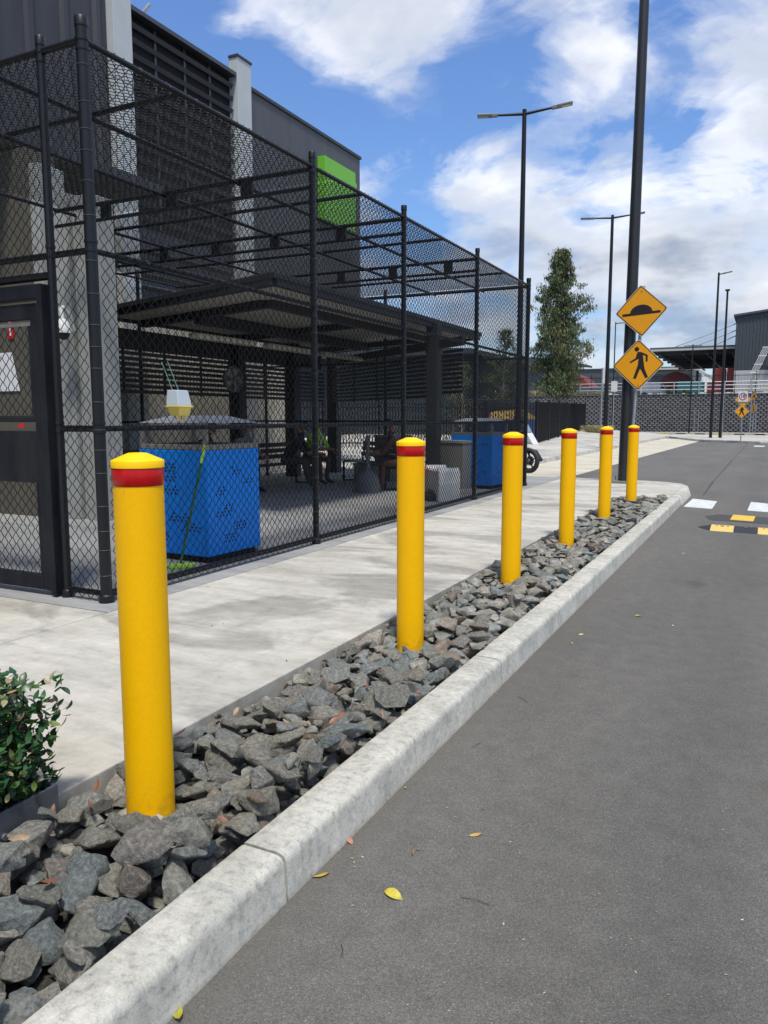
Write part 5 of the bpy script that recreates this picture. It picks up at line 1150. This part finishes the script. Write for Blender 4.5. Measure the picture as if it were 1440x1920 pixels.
# ------------------------------------------------------------------ far buildings
fb = thing('hangar_building', 'tall dark corrugated hangar wall with pale base at the right edge', 'building', (2, 90, 3.7))
G().prism([(-3.35, 6.2), (14, 6.2), (14, 13.5), (-3.35, 11.55)], (0, 86.0, 0), (1, 0, 0), (0, 0, 1), -30).build('corrugated_wall', M_FARD, fb)
G().box(-3.3, 14, 85.96, 112, 3.7, 6.19).build('pale_base', M_FARL, fb)
for i in range(56): x = -3.3 + i * .31; G().box(x, x + .08, 85.93, 85.995, 6.22, 11.5 + (x + 3.35) * .1124).build('wall_rib', M_FARD, fb)
G().prism([(-3.6, 11.5), (14, 13.5), (14, 13.7), (-3.6, 11.7)], (0, 85.7, 0), (1, 0, 0), (0, 0, 1), -30).build('roof', M_FARM, fb)
for i in range(9): G().box(-3.2 + i * 1.9, -3.15 + i * 1.9, 85.93, 85.957, 3.7, 6.15).build('base_joint', M_FARD, fb)
ld = thing('caged_ladder', 'white caged access ladder leaning against the hangar wall', 'ladder', (-1.3, 85, 5))
g = G(); A = Vector((-1.75, 85.3, 5.9)); Bv = Vector((-.75, 85.3, 8.35))
for k in range(5): dxx = Vector((.14 * k, 0, 0)); g.tube([A + dxx, Bv + dxx], .03, 5)
g.build('ladder_bars', M_WHITE, ld, kind='stuff')
for t in (0, .33, .66, 1.0): q = A.lerp(Bv, t); G().tube([q - Vector((.1, 0, 0)), q + Vector((.66, 0, 0))], .035, 5).build('hoop', M_WHITE, ld)
G().tube([A + Vector((.5, 0, 0)), (-1.35, 85.3, 5.1)], .04, 5).build('foot_rail', M_WHITE, ld); G().box(-.2, 2.5, 85.1, 85.6, 7.6, 7.7).build('landing', M_WHITE, ld)
for z in (8.0, 8.35): G().tube([(-.2, 85.1, z), (2.5, 85.1, z)], .03, 5).build('hand_rail', M_WHITE, ld)
cn = thing('canopy', 'large flat dark canopy with pale edge beside the hangar', 'canopy', (-7, 95, 9))
G().box(-11.9, -3.4, 89.0, 122, 8.62, 9.0).build('roof_slab', M_FARM, cn); G().box(-11.9, -3.4, 88.8, 88.99, 8.60, 8.80).build('edge_beam', M_FARL, cn)
for i in range(7): G().box(-11.8, -3.4, 91 + i * 4.5, 91.25 + i * 4.5, 8.30, 8.615).build('beam', M_FARD, cn)
for i in range(4): G().box(-11 + i * 2.4, -10.8 + i * 2.4, 89.5, 121, 8.15, 8.298).build('beam', M_FARD, cn)
G().box(-9.4, -9.1, 118, 118.3, 3.7, 8.1).build('canopy_post', M_FARD, cn); G().box(-5.4, -5.1, 118, 118.3, 3.7, 8.1).build('canopy_post', M_FARD, cn)
for i, (x0, z1) in enumerate(((-9.4, 11.2), (-7.4, 10.5), (-5.6, 9.95))):
    G().tube([(x0, 89.2, 9.0), (-3.4, 89.2, z1)], .06, 5).build('stay_rod', M_FARL, cn)
md = thing('distant_shed', 'long low dark shed beyond the canopy on the horizon', 'shed', (-25, 130, 3.7))
G().box(-60, -11, 130, 150, 3.7, 9.25).build('wall', M_FARM, md); G().box(-60.2, -10.8, 129.8, 150, 9.251, 9.45).build('roof', M_FARD, md)
G().prism([(-16.5, 9.2), (-10.3, 9.2), (-6, 6.4), (-6.8, 6.4), (-10.6, 8.9), (-16.5, 8.95)], (0, 128.5, 0), (1, 0, 0), (0, 0, 1), -1.2).build('pale_awning', M_FARL, md)
def redshed(label, x0, x1, y, z1, d=6):
    t_ = thing('red_shed', label, 'shed', ((x0 + x1) / 2, y, 3.7), 'red clad sheds beyond the block wall')
    n = 9; poly = [(x0, 3.7), (x1, 3.7)] + [(x1 - (x1 - x0) * k / n, z1 - (z1 - 3.7) * .72 * abs(2 * k / n - 1) ** 2.2) for k in range(n + 1)]
    G().prism(poly, (0, y, 0), (1, 0, 0), (0, 0, 1), -d).build('red_wall', M_FARR, t_)
    for i in range(6): xx = x0 + (x1 - x0) * (i + .5) / 6; G().box(xx, xx + .07, y - .05, y - .002, 3.7, 3.7 + (z1 - 3.7) * .25).build('rib', M_FARR, t_)
redshed('red clad shed with curved top right of the tree', -26.0, -20.0, 100, 7.1); redshed('red clad shed with curved top under the canopy', -12.8, -7.7, 100, 7.0)
def container(label, x0, x1, y, z0, z1, m, cat='container', g_='stacked red containers by the hangar'):
    t_ = thing('shipping_container', label, cat, ((x0 + x1) / 2, y, z0), g_)
    G().box(x0, x1, y, y + 2.4, z0, z1).build('body', m, t_, bevel=.03)
    for i in range(int((x1 - x0) / .22)): G().box(x0 + .08 + i * .22, x0 + .16 + i * .22, y - .03, y - .002, z0 + .1, z1 - .1).build('corrugation', m, t_)
container('upper red container left of the pale one by the hangar', -5.4, -4.2, 88, 5.2, 6.6, M_FARR); container('upper red container touching the hangar wall', -4.05, -3.4, 88, 5.2, 6.6, M_FARR)
container('lower red container by the hangar', -5.9, -3.4, 88, 3.7, 5.15, M_FARR); container('teal container left of the red ones behind the guard rail', -8.8, -6.3, 88, 3.7, 5.3, M_TEAL, g_='containers behind the guard rail')
lb = thing('side_shed', 'dark shed with sloping awning behind the tree and the cage', 'shed', (-30, 90, 3.7))
G().box(-42, -24.2, 88, 100, 3.7, 7.4).build('wall', M_FARD, lb); G().prism([(-44, 8.3), (-24, 8.3), (-18.2, 7.3), (-18.2, 7.1), (-24, 7.75), (-44, 7.8)], (0, 87, 0), (1, 0, 0), (0, 0, 1), -3).build('awning', M_FARM, lb)
G().box(-24, -14, 92, 93, 3.7, 5.0).build('low_wall', mat('blue_grey', (.10, .12, .14), .7), lb)
va = thing('white_van', 'white van roof showing above the guard rail between the signs', 'van', (-12.0, 92, 3.7))
G().prism([(-13.2, .2), (-10.4, .2), (-10.4, 1.0), (-10.9, 1.75), (-13.2, 1.8)], (0, 92, 3.7), (1, 0, 0), (0, 0, 1), -1.9).build('body', M_WHITE, va, bevel=.12)
G().prism([(-10.95, 1.05), (-10.5, 1.05), (-10.95, 1.6)], (0, 91.97, 3.7), (1, 0, 0), (0, 0, 1), -.02).build('window', M_DARK, va)
for x in (-12.7, -10.9): G().tube([(x, 91.9, 4.02), (x, 92.1, 4.02)], .32, 16).build('wheel', M_RUBB, va)
def shrub(label, x, y, z, R, n=260):
    it = []
    for i in range(n):
        d = Vector((rr.gauss(0, 1), rr.gauss(0, 1), abs(rr.gauss(0, .8)))).normalized() * R * rr.uniform(.5, 1); it.append((np.array((x + d.x, y + d.y, z + d.z * .8)), rmat(rr.uniform(0, 6), rr.gauss(0, .8), rr.gauss(0, .8)) * .22, HLf[i % 3], (rr.uniform(.03, .06), rr.uniform(.06, .10), .02)))
    V, F, T = scatter_leaves(it); r = thing('shrub', label, 'shrub', (x, y, z)); fastmesh('foliage', V, F, M_HLEAF, r, tint=T, kind='stuff'); G().tube([(x, y, z), (x, y, z + R * .6)], .04, 5).build('stem', M_STEM, r)
shrub('low green shrub behind the guard rail left of the diamond signs', -17.3, 90, 3.7, 1.3); shrub('low green shrub behind the guard rail under the canopy', -9.6, 90, 3.7, 1.3); shrub('small green shrub behind the guard rail near the teal container', -7.9, 87, 3.7, .9)

# ------------------------------------------------------------------ palisade fences
def palisade(label, a, b, za, zb, H, nposts, name='palisade_fence', solid=False, every=.13):
    f = thing(name, label, 'fence', (a[0], a[1], za)); a = Vector((a[0], a[1], za)); b = Vector((b[0], b[1], zb)); Ln = (b - a).length; d = (b - a) / Ln; n = int(Ln / every); side = Vector((-d.y, d.x, 0))
    up = Vector((0, 0, 1)); me = G().box(-.016, .016, -.010, .010, .08, H).mesh('picket', M_BLK); g = G(); pick = []
    for i in range(n + 1):
        q = a + d * (Ln * i / n); pick.append(q)
    pick.sort(key=lambda q: q.length)
    for q in pick[:120]:
        o = bpy.data.objects.new('picket', me); COL.objects.link(o); o.parent = f; o.location = q - Vector(f['_base'])
    if len(pick) > 120:
        for q in pick[120:]: g.box(q.x - .016, q.x + .016, q.y - .01, q.y + .01, q.z + .08, q.z + H)
        g.build('pickets', M_BLK, f, kind='stuff')
    for h in (.25, H - .22): G().obox(a + up * h + side * .022, b + up * h + side * .022, .02, .05).build('rail', M_BLK, f)
    for i in range(nposts + 1):
        q = a + d * (Ln * i / nposts); G().box(q.x - .035, q.x + .035, q.y + .03, q.y + .10, q.z, q.z + H + .1).build('post', M_BLK, f)
    if solid: G().obox(a + up * (H * .5) + side * .14, b + up * (H * .5) + side * .14, .01, H - .25).build('dark_screen', mat('dark_screen', (.022, .028, .035), .8), f)
palisade('dark palisade fence along the far footpath, right of the cage', (-9.57, 35.17), (-12.7, 60.7), .24, .58, 1.98, 6, every=.16)
palisade('dark palisade fence seen through the cage mesh behind the shelter', (-9.62, 35.17), (-21, 25.5), .15, .15, 2.0, 6)
sk = thing('screened_skip', 'blue skip heaped with yellow sheeting behind the palisade fence', 'skip bin', (-12, 41, .2))
g = G(); a = Vector((-10.9, 36.6, .25)); b = Vector((-12.6, 50, .35)); dd = (b - a).normalized(); s2 = Vector((-dd.y, dd.x, 0)); g.prism([(0, 0), (7.6, 0), (8.4, 1.05), (-.5, 1.15)], a, dd, (0, 0, 1), -1.6); g.build('skip_body', mat('deep_blue', (.006, .035, .14), .6), sk, bevel=.02)
g = G(); g.prism([(-.4, 1.16), (8.2, 1.10), (6.0, 1.34), (3.0, 1.62), (1.0, 1.55), (0, 1.50)], a + s2 * .15, dd, (0, 0, 1), -1.2); g.build('yellow_sheeting', mat('yellow_sheet', (.45, .27, .05), .7, var2=(.2, .12, .04), vscale=3), sk)
dt = thing('dark_trailer', 'dark box trailer parked behind the palisade fence', 'trailer', (-14, 48, .2))
G().obox(Vector((-12.3, 38, 1.5)) + s2 * 1.0, Vector((-14.8, 60, 1.62)) + s2 * 1.0, 2.2, 1.9).build('box_body', mat('trailer_dark', (.020, .026, .034), .6, var=.2, vscale=1), dt, bevel=.04)
for t in (3, 4.2, 17): q = Vector((-12.3, 38, .5)) + dd * t + s2 * .0; G().tube([q, q + s2 * .3], .38, 16).build('wheel', M_RUBB, dt)
ds = thing('dark_shed', 'dark shed with a tall clear opening seen through the cage mesh', 'shed', (-22, 45, .15))
G().box(-34, -17.2, 46, 60, .1, 5.4).build('wall', M_FARD, ds); G().prism([(-36, 5.4), (-16.4, 5.4), (-16.4, 5.7), (-36, 6.6)], (0, 45, 0), (1, 0, 0), (0, 0, 1), -16).build('roof', M_FARM, ds)

# ------------------------------------------------------------------ small sign posts in the distance
def spost(label, px, top, base, D, sign=None, r=.032):
    b = at_z(px, base, .02 if D is None else 0); 
    return b
def bare(label, x, y, h, z=.1, r=.03, extra=None):
    p = thing('sign_post', label, 'sign post', (x, y, z), 'thin grey posts in the distance'); G().tube([(x, y, z), (x, y, z + h)], r, 8).build('post', M_GALV, p, smooth=40)
    return p
q = at_z(1125, 838, .16); p = bare('thin grey post with an edge on white plate left of the far lamp', q.x, q.y, 3.6, .14); G().obox((q.x + .07, q.y, 3.05), (q.x + .07, q.y, 3.75), .16, .03, up=(0, 1, 0)).build('white_plate', M_WHITE, p)
q = at_z(1148, 820, .16); p = bare('thin grey post with small white rectangular plate right of the far lamp', q.x, q.y, 3.9, .14); G().box(q.x - .18, q.x + .22, q.y - .05, q.y - .035, 3.25, 3.95).build('white_plate', M_WHITE, p)
for (px, base, h, lb) in ((1353, 822, 3.3, 'bare grey post between the two tall dark lamp poles'), (1301, 811, 2.4, 'thin faint post against the block wall'), (1308, 811, 2.2, 'thin faint post against the block wall, right one of the pair'), (1405, 817, 3.3, 'bare grey post left of the small turned signs'), (1415, 815, 2.6, 'bare grey post right of the small turned signs')):
    q = at_z(px, base, .1); bare(lb, q.x, q.y, h, .05, .028 if base > 812 else .02)
ss = thing('speed_sign', 'white square sign with 10 in a red circle above a yellow pedestrian diamond', 'road sign', (-1.37, 50, .1))
G().tube([(-1.37, 50.05, .1), (-1.37, 50.05, 3.1)], .03, 10).build('post', M_GALV, ss, smooth=40)
G().box(-1.62, -1.12, 49.985, 50.0, 2.42, 3.03).build('white_plate', M_WHITE, ss)
g = G(); cc = Vector((-1.37, 49.98, 2.74)); g.tube([cc + Vector((math.cos(2 * PI * k / 24) * .19, 0, math.sin(2 * PI * k / 24) * .19)) for k in range(25)], .022, 6, False); g.build('red_ring', M_RSIGN, ss)
def text(s, loc, size, m, parent, rz=0):
    cu = bpy.data.curves.new('lettering', 'FONT'); cu.body = s; cu.size = size; cu.align_x = 'CENTER'; cu.align_y = 'CENTER'; cu.extrude = .002; cu.offset = .006
    o = bpy.data.objects.new('lettering', cu); COL.objects.link(o); dg = bpy.context.evaluated_depsgraph_get(); me = bpy.data.meshes.new_from_object(o.evaluated_get(dg)); bpy.data.objects.remove(o)
    o = bpy.data.objects.new('lettering', me); COL.objects.link(o); me.materials.clear(); me.materials.append(m); o.parent = parent; o.location = Vector(loc) - Vector(parent['_base']); o.rotation_euler = (R_(90), 0, rz); return o
text('10', (-1.37, 49.97, 2.74), .26, M_SIGNK, ss)
diamond((-1.37, 50.03, 2.55), .46, 0, ss); c, u, v, nv = diamond((-1.40, 49.99, 1.86), .42, 0, ss)
G().prism([(-.02, .25), (.05, .25), (.13, .1), (.06, .05), (.15, -.22), (.08, -.22), (0, -.03), (-.08, -.22), (-.15, -.22), (-.04, .05), (-.12, .08), (-.12, .04)], c, u, v, .003).build('pedestrian_symbol', M_SIGNK, ss)
q = at_z(1410, 816, .1); s3 = thing('turned_sign', 'pair of small yellow diamond signs turned almost edge on at the right', 'road sign', (q.x, q.y, .1))
G().tube([(q.x, q.y + .05, .1), (q.x, q.y + .05, 3.6)], .03, 8).build('post', M_GALV, s3); tn = (-.92, -.42, 0)
c, u, v, nv = diamond((q.x, q.y, 3.2), .48, 0, s3, n=tn); G().prism([(-.2, -.1), (.2, -.1), (.2, 0), (0, .15), (-.2, 0)], c, u, v, .003).build('symbol', M_SIGNK, s3)
c, u, v, nv = diamond((q.x, q.y, 2.2), .48, 0, s3, n=tn); G().prism([(-.08, -.2), (.08, -.2), (.08, .2), (-.08, .2)], c, u, v, .003).build('symbol', M_SIGNK, s3)

# ------------------------------------------------------------------ motorbike beyond the end post
mbk = thing('motorcycle', 'black and white motorcycle parked behind the far end post of the cage', 'motorcycle', (-5.6, 17.9, .01))
wc = Vector((-4.95, 17.62, .50)); bd = Vector((-.92, .38, 0)).normalized(); sp = Vector((0, 0, 1)).cross(bd)
def ringp(c, R, n=28): return [c + bd * math.cos(2 * PI * k / n) * R + Vector((0, 0, 1)) * math.sin(2 * PI * k / n) * R for k in range(n + 1)]
for nm, c in (('front_wheel', wc), ('rear_wheel', wc + bd * 1.32)):
    w = G().tube(ringp(c, .245), .052, 10, False).build(nm, M_RUBB, mbk, smooth=60)
    G().tube(ringp(c, .19), .014, 8, False).build('rim', M_BLK, w, smooth=60)
    for k in range(5): a = 2 * PI * k / 5 + .3; G().obox(c + sp * .0, c + (bd * math.cos(a) + Vector((0, 0, 1)) * math.sin(a)) * .19, .03, .024).build('spoke', M_BLK, w)
    G().tube([c - sp * .06, c + sp * .06], .045, 12).build('hub', M_GREYM, w, smooth=40); G().tube([c - sp * .045, c - sp * .041], .11, 20).build('brake_disc', M_CHROME, w)
for s_ in (-.08, .08): G().tube([wc + sp * s_, wc + sp * s_ + bd * .30 + Vector((0, 0, .62))], .024, 8).build('fork', M_BLK, mbk, smooth=40)
G().prism([(-.28, .02), (-.10, .24), (.16, .30), (.12, .26), (-.06, .18), (-.22, -.02)], wc + sp * -.06, bd, (0, 0, 1), .12).build('front_fender', M_BLK, mbk, bevel=.01)
fr = G(); fr.prism([(-.04, .36), (.14, .40), (.34, .36), (.46, .44), (.34, .60), (.22, .70), (.12, .58)], wc - sp * .11, bd, (0, 0, 1), .22); fr.build('white_fairing', M_WHITE, mbk, bevel=.02)
G().prism([(.36, .46), (.60, .44), (.66, .60), (.48, .70), (.32, .66)], wc - sp * .13, bd, (0, 0, 1), .26).build('tank', M_RUBB, mbk, bevel=.05)
G().prism([(.36, .08), (.95, .08), (1.0, .30), (.62, .335), (.38, .29)], wc - sp * .12, bd, (0, 0, 1), .24).build('engine', M_RUBB, mbk, bevel=.03)
G().prism([(.62, .52), (1.0, .44), (1.5, .62), (1.46, .68), (.98, .56), (.70, .62)], wc - sp * .12, bd, (0, 0, 1), .24).build('seat', M_BAG, mbk, bevel=.04)
G().tube([wc + bd * .28 - sp * .36 + Vector((0, 0, .74)), wc + bd * .22 + Vector((0, 0, .78)), wc + bd * .28 + sp * .36 + Vector((0, 0, .74))], .016, 8).build('handlebar', M_BLK, mbk, smooth=40)
G().prism([(.16, .66), (.22, .66), (.32, .82), (.28, .84)], wc - sp * .10, bd, (0, 0, 1), .20).build('windscreen', mat('tinted', (.2, .28, .33), .2), mbk, bevel=.01)

# ------------------------------------------------------------------ trees
def tree(label, x, y, z0, H, crown0, Rmax, nclump, nleaf, group='young eucalypts behind the fences', seed=1, ls=.17):
    r = random.Random(seed); t_ = thing('tree', label, 'tree', (x, y, z0))
    pts = []; rad = []
    for i in range(9): f = i / 8; pts.append(Vector((x + .12 * math.sin(f * 5 + seed), y + .1 * math.cos(f * 4), z0 + H * .97 * f))); rad.append(.11 * (1 - f) + .015)
    G().tube(pts, rad, 10).build('trunk', M_BARK, t_, smooth=60)
    br_ = G(); its = []
    for c in range(nclump):
        a = r.uniform(0, 2 * PI); f = r.uniform(crown0, 1.0); zc = z0 + H * f; prof = (1 - (f - crown0) / (1 - crown0)); Rr = Rmax * (.08 + .92 * min(1, 1.35 * prof ** .55)) * (1 if prof < .90 else .8) * (.86 + .28 * math.sin(f * 19 + a * 2))
        rad_ = Rr * (r.random() ** .6) * r.uniform(.6, 1.05); cp = Vector((x + rad_ * math.cos(a), y + rad_ * math.sin(a), zc))
        q = Vector((x, y, zc - rad_ * .55 - .2)); br_.tube([q, q.lerp(cp, .5) + Vector((0, 0, -.08)), cp], [.035 * (1.2 - f), .02, .006], 4, False)
        cs = r.uniform(.28, .55) * (.6 + .5 * prof); shade = r.uniform(.7, 1.35); warmc = r.random() < .18
        for k in range(nleaf):
            d = Vector((r.gauss(0, 1), r.gauss(0, 1), r.gauss(0, .7))) * cs * .5; s = ls * r.uniform(.6, 1.2)
            col = (.085 * shade * (1.5 if warmc else 1), .115 * shade, .045 * shade); k2 = r.random()
            if k2 < .06: col = (.16, .17, .10)
            its.append((np.array(cp + d), rmat(r.uniform(0, 6.3), r.gauss(-1.1, .5), r.gauss(0, .6)) * s, TL[k % 2], col))
    V, F, T = scatter_leaves(its); fastmesh('crown', V, F, M_TLEAF, t_, tint=T, kind='stuff', smooth=False); br_.build('branches', M_BARK, t_, kind='stuff')
    return t_
TL = [leaf_arr(1, .30, .1, .1, 2), leaf_arr(1, .34, -.1, .2, 2)]
tree('tall young eucalypt with pale trunk behind the dark palisade fence', -12.35, 50.5, .35, 11.7, .22, 2.35, 560, 56, seed=4, ls=.22)
tree('leafy tree partly hidden behind the far end post of the cage', -15.0, 47.5, .3, 6.6, .28, 1.7, 110, 40, seed=9)
tree('small tree seen through the cage mesh by the dark shed', -13.6, 36.0, .2, 4.0, .30, 1.0, 70, 34, seed=12, ls=.13)
for o in COL.objects:
    if '_base' in o.keys(): del o['_base']
